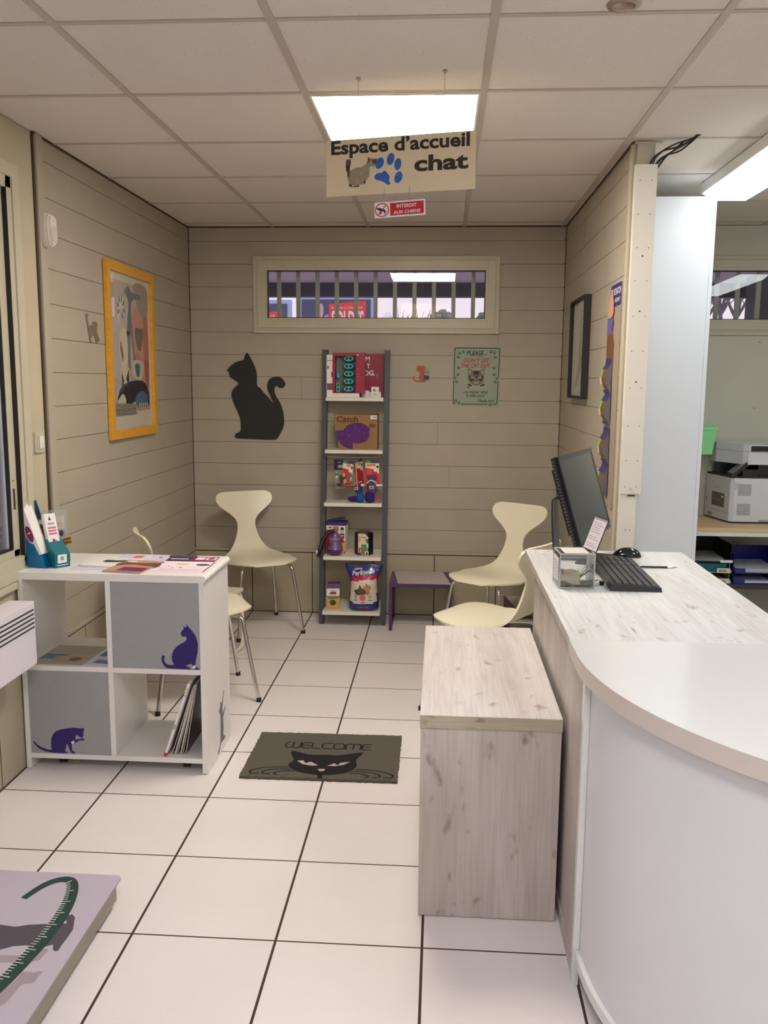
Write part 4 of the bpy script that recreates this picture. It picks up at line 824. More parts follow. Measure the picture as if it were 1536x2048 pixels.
for k in range(4):
    zt_ = (1.645, 1.505, 1.335, 1.185)[k]; g = MB(); x0 = -.125 + .006 * k; x1 = x0 + .135
    prof = [(0, .003), (-.03, .006), (-.055, .020), (-.09, .030), (-.12, .026), (-.145, .012), (-.158, .008)]
    for (za, na), (zb_, nb) in zip(prof, prof[1:]):
        vs = [(x0, zt_ + za, na), (x1, zt_ + za, na), (x1, zt_ + zb_, nb), (x0, zt_ + zb_, nb)]; i_ = prof.index((za, na)); mt = PURD if i_ < 2 or i_ == 5 else (mat('sachet_white', (214, 212, 206), .4) if i_ > 2 else GRN)
        mt2 = PURD if i_ < 2 or i_ == 5 else WOODP
        xm = x0 + .045; g.add([vs[0], (xm, vs[0][1], na), (xm, vs[3][1], nb), vs[3]], [(0, 3, 2, 1)], mt); g.add([(xm, vs[0][1], na), vs[1], vs[2], (xm, vs[3][1], nb)], [(0, 3, 2, 1)], mt2)
        g.add([(x1, zt_ + za, .0028), (x1, zt_ + za, na), (x1, zt_ + zb_, nb), (x1, zt_ + zb_, .0028)], [(0, 1, 2, 3)], mat('foil_grey', (120, 120, 130), .3, metal=.5)); g.add([(x0, zt_ + za, .0028), (x0, zt_ + za, na), (x0, zt_ + zb_, nb), (x0, zt_ + zb_, .0028)], [(0, 3, 2, 1)], mat('foil_grey', (120, 120, 130)))
    o = g.build('sachet'); o.matrix_world = RIGHTW(XR - .0042, 3.95, 0); tag(o, ('topmost', 'second', 'third', 'lowest')[k] + ' purple and brown sachet hanging on the display strip', 'sachet', 'sachets on the display strip')

# ================================================================ hanging signs
A0 = Vector((-.388, 2.965, 0)); A1 = Vector((.094, 2.868, 0))
ux = (A1 - A0).normalized(); L = (A1 - A0).length
zl, zr = 2.302, 2.305
fr = frame((A0.x, A0.y, 2.127), (ux.x, ux.y, .006), (0, 0, 1)); t = thingf('hanging_sign', 'white hanging sign for the cat reception area, cut-out cat and blue paw', 'sign', fr)
SGW = mat('sign_cream', (222, 206, 172), .5, noise=.05, nscale=4); INKB = mat('ink_black', (38, 34, 26), .55); PAWB = mat('paw_blue', (44, 96, 176), .5)
HS = .175
m = MB(); m.poly(rect(0, 0, L, HS), SGW, -.005, .005); m.build('board', t)
hu = lambda x, y: ((x - 65) / (1400 - 65) * L, ((1237 - 90 * (x - 65) / 1335) - y) / 505 * HS)
m = MB(); q_ = lambda xa, ya, xb, yb: (hu(xa, ya)[0], hu(xb, yb)[0], hu(xa, ya)[1], hu(xb, yb)[1])
a = hu(112, 866); b_ = hu(1350, 650); m.text("Espace d’accueil", INKB, a[0], b_[0], a[1] - .0115, hu(1350, 652)[1], .0001, bold=.03)
a = hu(866, 1005); b_ = hu(1340, 830); m.text("chat", INKB, a[0], b_[0], a[1], b_[1], .0001, bold=.035); m.build('lettering', t)
m = MB()
for x, y, rx, ry, an in ((556, 930, 36, 50, -.5), (655, 893, 33, 50, -.25), (720, 938, 31, 50, -.15), (726, 1053, 34, 50, -.35)):
    c = hu(x, y); k = L / 1335; m.poly(ell(c[0], c[1], rx * k, ry * k, 18, an), PAWB, .0001, .0004)
m.poly(sm([hu(x, y) for x, y in ((510, 1045), (540, 1018), (575, 1015), (600, 995), (632, 1025), (648, 1050), (640, 1080), (655, 1110), (630, 1122), (600, 1100), (560, 1085), (520, 1075))], 3), PAWB, .0001, .0004); m.build('paw_print', t)
FUR1 = mat('cat_fur_light', (160, 142, 116), .7, noise=.2, nscale=80); FUR2 = mat('cat_fur_dark', (92, 80, 64), .7, noise=.2, nscale=80); FURW = mat('cat_fur_white', (214, 204, 184), .7)
m = MB(); hq = lambda l: [hu(*p) for p in l]
m.poly(sm(hq([(270, 1010), (330, 975), (390, 965), (430, 940), (450, 905), (480, 885), (520, 900), (530, 930), (505, 960), (490, 1000), (460, 1050), (430, 1090), (420, 1120), (380, 1120), (330, 1130), (290, 1120), (265, 1080), (258, 1040)]), 3), FUR1, .0001, .0004)
for l in ([(250, 900), (290, 895), (295, 930), (280, 980), (270, 1015), (250, 1000), (246, 960)], [(445, 935), (450, 872), (475, 900)], [(480, 905), (530, 885), (530, 935), (505, 940)], [(275, 1110), (300, 1120), (310, 1145), (275, 1142)], [(310, 1140), (370, 1125), (368, 1142), (320, 1148)], [(405, 1090), (430, 1085), (428, 1115), (410, 1110)], [(250, 960), (285, 950), (280, 1060), (262, 1050)]): m.poly(hq(l), FUR2, .0006, .0002)
for l in ([(470, 960), (500, 960), (480, 1020), (460, 1040)], [(400, 1110), (438, 1120), (436, 1140), (405, 1140)]): m.poly(hq(l), FURW, .0006, .0002)
m.build('cat_photo', t)
hooks = ((-.282, 2.940, 2.321, 'left chain of the hanging cat sign'), (-.006, 2.885, 2.322, 'right chain of the hanging cat sign'))
for x, y, z, lab in hooks:
    t = thing('sign_chain', 'thin metal ' + lab, 'chain', (x, y, HC))
    m = MB(); m.lathe([(.001, .003), (.007, .002), (.007, -.001), (.002, -.006)], BRN, seg=10); m.build('ceiling_hook', t)
    m = MB(); n = int((HC - z) / .0065)
    for k in range(n):
        zz = -.006 - k * .0065 - .003; v = [(.0016 * math.cos(a_), 0, zz + .0042 * math.sin(a_)) for a_ in (PI / 4 * j for j in range(8))]
        if k % 2: v = [(0, p[0], p[2]) for p in v]
        m.tube(v, .0005, BRN, 5, True)
    m.build('chain', t)
fr2 = Matrix.Translation((0, 0, 0)) @ frame((-.2265, 2.932, 2.052), (ux.x, ux.y, .035), (0, 0, 1)); t = thingf('hanging_sign', 'small red and white no-dogs sign hanging below the cat sign', 'sign', fr2)
m = MB(); m.poly(rrect(0, 0, .169, .049, .003), CARDW, -.002, .002); m.poly(rect(.053, .005, .164, .044), REDPR, .0, .0005); m.text('INTERDIT', CARDW, .075, .141, .0275, .0385, .0006, bold=.02); m.text('AUX CHIENS', CARDW, .064, .153, .009, .0195, .0006, bold=.02); m.build('panel', t)
m = MB(); c = (.0255, .0245); o_ = ell(c[0], c[1], .0235, .0215, 32); i_ = ell(c[0], c[1], .0205, .0185, 32)
for k in range(32): m.poly([o_[k], o_[(k + 1) % 32], i_[(k + 1) % 32], i_[k]], REDPR, .0001, .0005)
dg = [(-16, 10), (-12, 6), (-8, 7), (0, 4), (8, 2), (13, -4), (16, -9), (13, -8), (11, -3), (10, -12), (7, -12), (6, -5), (0, -4), (-4, -12), (-7, -12), (-6, -3), (-10, 0), (-13, 1), (-17, 4)]
m.poly([(c[0] + x * .00105, c[1] + y * .00105) for x, y in dg], INKB, .0001, .0005); d = .0145; m.poly([(c[0] - d - .001, c[1] - d + .001), (c[0] - d + .001, c[1] - d - .001), (c[0] + d + .001, c[1] + d - .001), (c[0] + d - .001, c[1] + d + .001)], REDPR, .0006, .0003); m.build('pictogram', t)
for k, u in enumerate((.034, .118)):
    m = MB(); m.tube(sm([(u, .044, .0012), (u + .001, .055, .002), (u - .0015, .066, .002), (u + .001, .080, .0015), (u, .092, .0)], 3, False), .0009, BRN, 6); m.build('hook', t)

# ================================================================ doormat
t = thing('doormat', 'grey coir doormat with black cat face and the word WELCOME', 'doormat', (-.448, 3.362, 0))
MATM = mat('mat_pile', (98, 92, 82), .95, noise=.45, nscale=420, bump=1., bscale=500); MATK = mat('mat_black_pile', (14, 13, 13), .95, noise=.3, nscale=400, bump=1., bscale=500); MATW = mat('mat_white_pile', (190, 176, 160), .95, noise=.3, nscale=400)
q = random.Random(2); cor = [(-.306, .212), (.303, .222), (.306, -.214), (-.309, -.220)]
pts = []
for (ax_, ay_), (bx_, by_) in zip(cor, cor[1:] + cor[:1]):
    for k in range(60): s_ = k / 60; pts.append((ax_ + (bx_ - ax_) * s_ + q.uniform(-.0022, .0022), ay_ + (by_ - ay_) * s_ + q.uniform(-.0022, .0022)))
m = MB(); m.poly(pts, MATM, .0005, .011); m.build('pile', t)
m = MB(); Z = .0116
m.poly(sm([(-.144, .027), (-.09, .003), (-.052, -.007), (.006, -.003), (.054, -.003), (.092, .011), (.151, .032), (.139, -.012), (.130, -.044), (.138, -.09), (.125, -.136), (.085, -.169), (.039, -.183), (-.009, -.185), (-.072, -.17), (-.111, -.146), (-.136, -.102), (-.120, -.065), (-.134, -.02)], 2), MATK, Z, .0012)
for l in ([(-.105, -.069), (-.080, -.064), (-.074, -.082), (-.062, -.088), (-.058, -.078), (-.047, -.075), (-.015, -.106), (-.046, -.108), (-.079, -.098)], [(.022, -.105), (.043, -.085), (.050, -.080), (.054, -.092), (.066, -.093), (.070, -.075), (.108, -.062), (.085, -.091), (.051, -.106)], [(-.013, -.138), (.003, -.136), (.018, -.135), (.013, -.153), (-.002, -.155)]): m.poly(l, MATW, Z + .0012, .0006)
m.poly([(-.006, -.18), (.010, -.18), (.017, -.214), (-.004, -.215)], MATK, Z, .0012)
for s in (1, -1):
    for l in ([(-.128, -.125), (-.211, -.134), (-.267, -.159), (-.274, -.179), (-.264, -.193), (-.239, -.188)], [(-.12, -.143), (-.193, -.152), (-.225, -.174), (-.217, -.191), (-.195, -.190)], [(-.104, -.158), (-.151, -.165), (-.180, -.182), (-.165, -.197)]):
        c = sm([(s * x + (.012 if s < 0 else 0), y) for x, y in l], 4, False); strip(c, .0032, MATK, m, Z)
m.build('cat_face', t)
m = MB()
def glyph(x, l, w=.040, h=.054):
    for p in l: strip([(x + a * w, .060 + b * h) for a, b in p], .0034, MATK, m, Z)
gl = {'W': [[(.2, 1), (.0, .8), (.0, .2), (.15, 0), (.4, 0), (.5, .2), (.5, 1)], [(.5, .2), (.6, 0), (.9, 0), (1, .2), (1, 1)]], 'E': [[(1, 1), (.25, 1), (0, .8), (0, .2), (.25, 0), (1, 0)], [(0, .5), (.9, .5)]], 'L': [[(0, 1), (0, .2), (.2, 0), (1, 0)]], 'C': [[(1, 1), (.25, 1), (0, .8), (0, .2), (.25, 0), (1, 0)]], 'O': [[(.2, 1), (.8, 1), (1, .8), (1, .2), (.8, 0), (.2, 0), (0, .2), (0, .8), (.2, 1)]], 'M': [[(0, 0), (0, .8), (.15, 1), (.4, 1), (.5, .8), (.5, 0)], [(.5, .8), (.6, 1), (.85, 1), (1, .8), (1, 0)]]}
x = -.178
for ch, w in zip('WELCOME', (.062, .036, .036, .042, .044, .062, .036)): glyph(x, gl[ch], w); x += w + .0068
m.build('lettering', t)

# ================================================================ ladder shelf against the back wall
LZ = [.100, .442, .775, 1.104, 1.429]; LY = [5.275, 5.318, 5.362, 5.408, 5.450]
t = thing('ladder_shelf', 'leaning ladder shelf with anthracite uprights and five white boards', 'shelf', (-.541, 5.335, 0))
for x0, x1 in ((-.211, -.180), (.182, .213)):
    m = MB(); d = .050; y0, y1 = 0, .218
    m.add([(x0, y0, 0), (x1, y0, 0), (x1, y0 + d, 0), (x0, y0 + d, 0), (x0, y1, 1.725), (x1, y1, 1.725), (x1, y1 + d, 1.725), (x0, y1 + d, 1.725)], [(0, 3, 2, 1), (4, 5, 6, 7), (0, 1, 5, 4), (1, 2, 6, 5), (2, 3, 7, 6), (3, 0, 4, 7)], RACK); m.build('upright', t)
SHW = mat('white_board', (226, 222, 212), .45, noise=.02)
for z, y in zip(LZ, LY):
    m = MB(); m.box(-.1797, .1817, y - 5.335, 5.600 - 5.335, z - .022, z, SHW, .001); m.build('shelf', t)
m = MB(); m.tube(sm([(-.165, .05, 1.082), (-.165, .05, 1.066), (-.05, .05, 1.060), (.08, .05, 1.062), (.165, .05, 1.066), (.165, .05, 1.082)], 3, False), .0015, CHROME, 6); m.build('wire_rail', t)
for x in (-.14, .115): m = MB(); m.tube([(x, .03, .753), (x, .03, .738), (x, .026, .730), (x, .022, .738)], .002, CHROME, 6); m.build('hook', t)

CRIM = mat('crimson_card', (158, 18, 56), .4); CRIM2 = mat('crimson_dark_card', (132, 14, 44), .4); TURQ = mat('turquoise_plastic', (64, 178, 176), .35); DTEAL = mat('dark_teal_fabric', (24, 62, 70), .7); KRAFT = mat('kraft_card', (152, 112, 66), .6, noise=.05, nscale=50); BRT = mat('kraft_ink', (84, 46, 26), .6); PTOY = mat('purple_rubber', (122, 44, 150), .3)
e = .0005
# top board
t = thing('toy_box', 'narrow white product box at the left end of the top board', 'box', (-.699, 5.485, LZ[4] + e), math.radians(12))
m = MB(); m.box(-.020, .018, -.012, .085, 0, .262, CARDW, .001); m.M = BACKW(0, -.0122, 0); m.poly(rect(-.018, .045, .016, .085), mat('maroon_photo', (104, 66, 70), .5), 0, .0004); m.poly(rect(-.019, .226, .017, .229), DKP, 0, .0004); m.poly(ell(-.012, .185, .005, .011), BRNP, 0, .0004); m.poly(ell(.012, .14, .005, .018), BRNP, 0, .0004); m.build('carton', t)
t = thing('toy_box', 'crimson boxed set of turquoise two-hole toys on the top board', 'box', (-.582, 5.500, LZ[4] + e))
m = MB(); m.box(-.098, -.082, -.030, .028, .025, .275, CRIM); m.box(.048, .104, -.030, .028, .025, .275, CRIM); m.box(-.082, .048, -.030, .028, .255, .275, CRIM); m.box(-.082, .048, -.030, .028, .025, .030, CRIM); m.box(-.082, .048, .020, .028, .030, .255, mat('grey_lining', (112, 108, 98), .6)); m.box(-.098, .070, -.032, .028, 0, .025, CARDW, .001)
m.M = BACKW(0, -.0301, 0); m.poly(ell(.060, .262, .005, .005, 12), PINKP, 0, .0004)
for z in (.10, .125, .145, .175): m.poly(rect(.058, z, .061, z + .006), PINKP, 0, .0004)
m.M = frame((.1041, 0, 0), (0, 1, 0), (0, 0, 1))
for z in (.06, .10, .12, .15, .17, .2): m.poly(rect(-.01, z, .0, z + .004), PINKP, 0, .0004)
m.build('carton', t)
for k in range(5):
    m = MB(); z = .052 + .047 * k; m.M = BACKW(.003, -.004, z); m.poly(ell(0, 0, .042, .021, 24), DTEAL, -.004, .008)
    o_ = ell(-.002, 0, .030, .017, 28); m.poly(o_, TURQ, .004, .008); m.poly(ell(-.013, 0, .009, .009, 16), DTEAL, .012, .0008); m.poly(ell(.010, 0, .0095, .009, 16), DTEAL, .012, .0008); m.build('toy_disc', t)
m = MB(); m.M = BACKW(-.066, -.004, .062); m.poly(rrect(-.011, -.030, .011, .030, .010), TURQ, 0, .008); m.poly(ell(0, .014, .006, .009, 14), DTEAL, .008, .0008); m.poly(ell(0, -.013, .006, .009, 14), DTEAL, .008, .0008); m.M = Matrix(); m.lathe([(.002, 0), (.011, .008), (.013, .02), (.010, .034), (.002, .04)], TURQ, (-.066, -.006, .115), 14); m.tube([(-.068, -.004, .15), (-.068, -.004, .25)], .002, TURQ, 6); m.build('toy_string', t)
t = thing('toy_box', 'wider crimson box with white capital letters, partly behind the boxed set', 'box', (-.468, 5.552, LZ[4] + e))
m = MB(); m.box(-.105, .104, -.018, .030, .0, .272, CRIM2, .001); m.box(.090, .1045, -.0186, -.018, 0, .272, mat('crimson_flap', (110, 12, 38), .4)); m.M = BACKW(0, -.0182, 0)
m.text('M', CARDW, -.012, .016, .222, .255, 0, bold=.02); m.text('T', CARDW, -.004, .019, .180, .210, 0, bold=.02); m.text('OG.', CARDW, -.022, .050, .136, .168, 0, bold=.02)
for z in (.115, .13, .14): m.poly(rect(.062, z, .065, z + .007), PINKP, 0, .0003)
m.text('for dogs', CRIM, -.006, .035, .082, .10, 0); m.poly([(-.035, 0), (-.035, .030), (-.027, .042), (-.019, .030), (-.015, .022), (-.010, .042), (.012, .042), (.012, .034), (.06, .036), (.075, .030), (.085, .04), (.09, 0)], CARDW, 0, .0006); m.build('carton', t)
t = thing('price_card', 'small white card with a tiny animal picture standing on the top board', 'card', (-.413, 5.480, LZ[4] + e))
m = MB(); m.box(-.024, .024, -.001, .0, 0, .066, CARDW); m.box(-.024, .024, .0, .02, 0, .001, CARDW); m.M = BACKW(0, -.0012, 0); m.poly(ell(-.004, .045, .009, .007, 10), GREENP, 0, .0003); m.poly(ell(.006, .042, .007, .006, 10), YELP, .0001, .0003); m.poly([(-.012, .053), (-.004, .053), (-.006, .040), (-.012, .044)], DKP, .0002, .0003)
m.poly(rect(-.010, .022, .010, .026), GRYP, 0, .0003); m.poly(rect(-.012, .013, .012, .017), GRYP, 0, .0003); m.build('card', t)
# second board
t = thing('toy_box', 'kraft cardboard box lettered Catch with a spiky purple toy showing', 'box', (-.530, 5.475, LZ[3] + e))
w, h = .137, .222
m = MB(); m.box(-w + .022, w, .0, .070, 0, h, KRAFT, .001); m.M = BACKW(0, -.0, 0)
arc = [(.006 + .089 * math.cos(a), .102 + .065 * math.sin(a)) for a in [math.radians(-108 + k * (272 / 26)) for k in range(27)]]
arc = [a for a in arc]
pth = [(-w, h), (-w, h * .53), (-.084, h * .53)] + arc[::-1] + [(-.0215, .0), (w, 0), (w, h)]
m.poly(pth, KRAFT, .008, .0015)
m.box(-w, w, h - .002, h, 0, .0095, KRAFT) ; m.box(w - .002, w, 0, h, 0, .0095, KRAFT); m.box(-w, -w + .002, h * .53, h, 0, .0095, KRAFT)
m.text('Catch', BRT, -w + .012, .012, h - .052, h - .014, .0096, bold=.03, shear=.15); m.poly(rect(-w + .012, h - .063, -.04, h - .059), mat('kraft_ink_faint', (128, 88, 52), .6), .0096, .0003)
m.poly(ell(.102, h - .072, .022, .013, 20), mat('kraft_stamp', (110, 68, 40), .6), .0096, .0003); m.poly(rect(.09, h - .032, .130, h - .008), CARDW, .0096, .0004); m.poly(rect(.106, h - .022, .126, h - .017), DKP, .01, .0003)
strip([(.045, .022), (.065, .024), (.062, .045), (.07, .03), (.09, .038), (.10, .025), (.085, .02)], .0006, BRT, m, .0096); m.build('carton', t)
m = MB(); q = random.Random(9); m.M = BACKW(-.022, -.0005, .106)
m.add([(.105 * math.cos(a) , max(-.1055, .106 * math.sin(a)), .0) for a in (2 * PI * k / 36 for k in range(36))], [list(range(36))], mat('purple_rubber_dark', (84, 24, 104), .4))
m.M = Matrix()
for k in range(46):
    a = q.uniform(0, 2 * PI); d = q.uniform(0, 1) ** .5 * .098; cx, cz = -.022 + math.cos(a) * d, .108 + math.sin(a) * d * .98
    if cx < -.136 or cx > .1 or (cz > .165 and cx < 0): continue
    dx, dz = q.uniform(-.012, .012), q.uniform(-.016, .012); m.tube([(cx, -.001, cz), (cx + dx * .5, -.004, cz + dz * .5), (cx + dx, -.0062, cz + dz)], [.0085, .0065, .0024], PTOY, 8)
m.build('rubber_toy', t)
# third board: toys on blister cards hanging from the wire
RC = mat('red_card', (206, 30, 42), .4); KC = mat('cream_card', (226, 218, 196), .5); BKC = mat('black_card', (18, 17, 20), .4); PLPU = mat('purple_plush', (58, 34, 124), .95, noise=.3, nscale=200); PLBL = mat('blue_plush', (32, 98, 160), .95, noise=.3, nscale=200); PLGR = mat('grey_violet_felt', (84, 72, 104), .9); NAVF = mat('navy_felt', (40, 58, 92), .9); FURB = mat('brown_fur', (96, 66, 44), .95, noise=.3, nscale=150); TANF = mat('tan_felt', (196, 172, 130), .9)
CLP = glassmat('clear_bag', (.95, .95, .94), .08, 1.2, .08)
def fluff(m, c, r, mt, n=60, seed=1, l=.006):
    q = random.Random(seed); m.blob(c, r, mt, 3, .05, q)
    for k in range(n):
        d = Vector((q.gauss(0, 1), q.gauss(0, 1), q.gauss(0, 1))).normalized(); p = Vector((c[0] + d.x * r[0] * .95, c[1] + d.y * r[1] * .95, c[2] + d.z * r[2] * .95)); m.tube([p, p + d * l], [.0018, .0006], mt, 4)
def hang(m, x, ztop):   # loop over the wire (wire at y=5.385, z 1.061)
    m.tube([(x, 0, ztop - .004), (x, -.002, 1.064), (x, .002, 1.066)], .0008, CLP, 5)
HY = 5.385
t = thing('cat_toy', 'green and white toy in a clear bag under a black header card', 'cat toy', (0, HY, 0))
m = MB(); m.M = Matrix.Translation((-.627, 0, 0)); m.box(-.033, .033, -.0008, .0008, .982, 1.046, BKC); m.box(-.008, .020, -.0014, -.0008, .993, 1.012, GRYP); m.box(-.008, .010, -.0014, -.0008, 1.026, 1.031, GRYP); m.M = Matrix(); hang(m, -.627, 1.046); m.build('header_card', t)
m = MB(); m.M = Matrix.Translation((-.622, 0, 0)); m.box(-.032, .032, -.006, .006, .862, .980, CLP, .005); m.build('bag', t)
m = MB(); m.blob((-.628, 0, .945), (.024, .013, .018), GREENP, 2, .1); m.blob((-.641, -.010, .937), (.009, .006, .010), KC); m.blob((-.604, -.008, .952), (.007, .006, .009), KC); m.blob((-.622, -.008, .917), (.010, .006, .008), RC); m.blob((-.612, -.0, .895), (.026, .008, .008), KC, 2, .2); m.build('toy_body', t)
def card(name_lab, x, z0, z1, w, rot, tilt, sticker=None, tab=True, y=0.):
    t = thing('cat_toy', name_lab, 'cat toy', (x, HY + y, 1.058), 0, rot=(0, rot, tilt)); m = MB(); a, b = z0 - 1.058, z1 - 1.058
    m.box(-w / 2, w / 2, -.0008, .0008, a, b, KC); m.M = BACKW(0, -.0009, 0)
    m.poly(sm([(-w / 2, a), (w / 2, a), (w / 2, a + (b - a) * .50), (w * .2, a + (b - a) * .72), (-w / 2, a + (b - a) * .80)], 1), RC, 0, .0004)
    m.poly(rect(-w * .15, b - .018, w * .25, b - .004), mat('brick_red_logo', (176, 60, 52), .5), 0, .0004); m.text('KONG', KC, -w * .13, w * .23, b - .016, b - .006, .0004)
    m.poly(ell(w * .38, b - .022, w * .09, .008, 10), DKP, 0, .0004); m.poly(rect(w * .12, b - .052, w * .46, b - .038), CARDW, .0004, .0004)
    if sticker: m.poly(rect(-w * .42, b - .022, -w * .12, b - .006), sticker, .0004, .0004)
    m.box(-w / 2, -w * .1, b, b + .016, -.001, .0, GREENP); m.box(-w * .1, w / 2, b, b + .018, -.001, .0, PURD)
    m.M = Matrix(); m.tube([(0, -.001, b + .01), (0, 0, .006), (0, .004, .008)], .0008, CLP, 5); m.build('card', t); return t, a, b
t, a, b = card('red card with a brown mouse toy, second from the left on the wire', -.566, .880, 1.020, .066, .12, .1)
m = MB(); m.blob((-.028, -.012, a + .045), (.014, .010, .030), FURB, 2, .15); m.blob((-.020, -.022, a + .068), (.010, .004, .012), TANF); m.blob((-.008, -.022, a + .030), (.011, .004, .014), TANF); m.box(.0, .022, -.012, -.004, a + .02, a + .082, mat('grey_felt', (120, 108, 92), .9), .002); m.box(.024, .031, -.006, -.002, a + .035, a + .06, KC); m.tube(sm([(-.02, -.012, a + .02), (-.025, -.012, a), (-.016, -.014, a - .02)], 3, False), .0015, FURB, 6); fluff(m, (-.038, -.008, a + .005), (.018, .008, .010), FURB, 30, 4); m.build('mouse', t)
t, a, b = card('red striped card seen nearly edge-on, with a navy and blue plush kicker', -.506, .875, 1.030, .075, -.14, 1.15)
t.rotation_euler = (0, -.15, 1.1)
m = MB(); m.box(-.034, .034, .006, .0076, a, b, KC); m.box(-.034, .034, .0122, .0138, a - .01, b - .004, RC); m.build('second_card', t)
t = thing('cat_toy', 'blue plush kicker toy with a bright blue tail resting on the third board', 'cat toy', (-.503, 5.395, LZ[2] + e), .0)
m = MB(); fluff(m, (.008, -.0, .033), (.024, .022, .033), PLBL, 110, 2); m.build('plush_tail', t)
m = MB(); m.blob((-.004, .006, .088), (.024, .014, .038), NAVF, 3, .03); m.blob((-.006, .006, .140), (.016, .012, .032), NAVF, 3, .03); m.tube([(-.025, -.008, .118), (-.005, -.011, .128), (.018, -.010, .136)], .003, KC, 6); m.box(.012, .034, -.014, -.012, .106, .120, CARDW); m.box(-.026, -.006, -.012, -.010, .082, .098, CARDW); m.box(-.022, -.010, -.013, -.012, .086, .094, NAVF); m.build('felt_body', t)
t = thing('cat_toy', 'dark purple fluffy tail lying left of the blue plush kicker', 'cat toy', (-.540, 5.425, LZ[2] + e), 0); m = MB(); fluff(m, (0, 0, .018), (.036, .018, .017), PLPU, 90, 3); m.build('plush_tail', t)
t, a, b = card('large red and cream card with orange sticker, right half of the wire', -.422, .883, 1.025, .086, .0, .0, ORANG, y=.012)
for k in range(5): m = MB()
m = MB(); m.M = BACKW(0, -.0009, 0)
for k in range(4): m.poly(rect(-.038, b - .045 - .009 * k, -.002, b - .043 - .009 * k), mat('pale_red_text', (226, 130, 120), .5), .0004, .0003)
m.build('small_print', t)
t = thing('cat_toy', 'grey-violet boot-shaped kicker with white ribbon and purple plush foot', 'cat toy', (-.424, 5.388, LZ[2] + e), 0)
m = MB(); fluff(m, (-.012, 0, .036), (.030, .024, .036), PLPU, 120, 5); m.build('plush_foot', t)
m = MB(); m.lathe([(.002, .0), (.024, .004), (.031, .03), (.029, .06), (.020, .075), (.026, .085), (.031, .10), (.029, .112), (.002, .114)], PLGR, (0, .006, .062), 20, 1, .5); m.tube([(-.030, -.008, .125), (-.012, -.014, .142), (0, -.014, .144), (.014, -.014, .140), (.030, -.008, .125)], .0035, CARDW, 6); m.box(-.013, .013, -.0115, -.009, .092, .108, CARDW); m.box(-.009, .009, -.0125, -.0115, .095, .105, PLGR); m.box(.028, .068, -.008, -.006, .108, .120, CARDW); m.build('felt_body', t)
t = thing('cat_toy', 'red-brown toy in a clear bag at the right end of the third board', 'cat toy', (-.386, 5.43, LZ[2] + e), 0)
m = MB(); m.box(-.024, .021, -.010, .010, .0, .150, CLP, .006); m.build('bag', t); m = MB(); m.blob((0, 0, .048), (.019, .008, .034), mat('rust_felt', (128, 64, 48), .9), 2, .15); m.box(-.020, .018, -.006, .006, .003, .022, RC, .002); m.blob((.003, 0, .12), (.013, .006, .018), GRYP, 2, .2); m.build('toy_body', t)
# fourth board
t = thing('toy_box', 'white, red and yellow box with purple handle lid, left on the fourth board', 'box', (-.652, 5.475, LZ[1] + e), math.radians(-4))
m = MB(); m.box(-.062, .062, -.045, .06, 0, .192, CARDW, .001); m.box(-.0625, .0625, -.0455, .0605, .178, .200, PURD, .001); m.M = BACKW(0, -.0456, 0); m.poly([(-.062, .0), (-.062, .150), (-.03, .150), (.03, .115), (.062, .07), (.062, .0)], RC, 0, .0004); m.poly([(.03, 0), (.036, .07), (.062, .068), (.062, .02), (.05, 0)], YELP, .0004, .0003); m.poly(rect(-.018, .142, .018, .172), mat('brick_red_logo', (176, 60, 52), .5), .0004, .0004); m.text('KONG', KC, -.015, .015, .158, .168, .0008); m.text('CAT', KC, -.011, .011, .145, .154, .0008); m.poly(rect(-.045, .162, -.028, .170), DKP, .0004, .0003); m.build('carton', t)
m = MB(); m.M = BACKW(0, -.0459, 0); m.poly(ell(.042, .158, .011, .011, 16), DKP, 0, .0005); m.poly(ell(.042, .143, .007, .009, 14), SKIN, 0, .0006); m.poly([(.022, .112), (.03, .13), (.055, .13), (.056, .10), (.045, .09), (.028, .108)], BRNP, .0001, .0005); m.poly([(.024, .112), (.05, .122), (.05, .112), (.03, .106)], SKIN, .0006, .0003); m.build('printed_person', t)
m = MB(); m.M = Matrix.Translation((0, 0, .2)) @ Matrix.Rotation(-.22, 4, 'Y'); m.box(-.060, .055, -.020, .02, .008, .018, PURD, .001); m.build('handle', t)
WOBT = mat('translucent_purple', (110, 84, 134), .18, coat=.5); WOBB = mat('deep_purple', (78, 22, 92), .15, coat=.6)
t = thing('wobble_toy', 'round purple wobbling treat toy with a lighter translucent top', 'cat toy', (-.652, 5.372, LZ[1] + e))
m = MB(); m.lathe([(.002, .0), (.022, .001), (.040, .012), (.050, .032), (.051, .040)], WOBB); m.build('base', t)
m = MB(); m.lathe([(.051, .0402), (.049, .046), (.046, .060), (.040, .082), (.034, .104), (.035, .110), (.028, .130), (.016, .148), (.002, .154)], WOBT); m.build('dome', t)
m = MB(); m.lathe([(.0345, .101), (.0365, .104), (.0365, .108), (.0345, .111)], mat('pale_purple', (146, 126, 160), .3)); m.M = BACKW(-.028, -.043, .072); m.poly(ell(0, 0, .005, .008, 12), BLACK, 0, .001); m.build('ring', t)
t = thing('cat_toy', 'black feathery tail toy draped over the left end of the fourth board', 'cat toy', (-.705, 5.355, LZ[1] + .02))
m = MB(); pts = sm([(.040, -.008, .140), (.015, -.018, .125), (-.012, -.030, .09), (-.028, -.045, .05), (-.036, -.055, .02), (-.040, -.058, -.01)], 5, False); m.tube(pts, [.010] * len(pts), BKC, 8); q = random.Random(8)
for p in pts:
    for k in range(22): d = Vector((q.gauss(0, 1), q.gauss(0, 1), q.gauss(0, 1) - .3)).normalized() * q.uniform(.012, .022); m.tube([Vector(p), Vector(p) + d], [.002, .0005], BKC, 4)
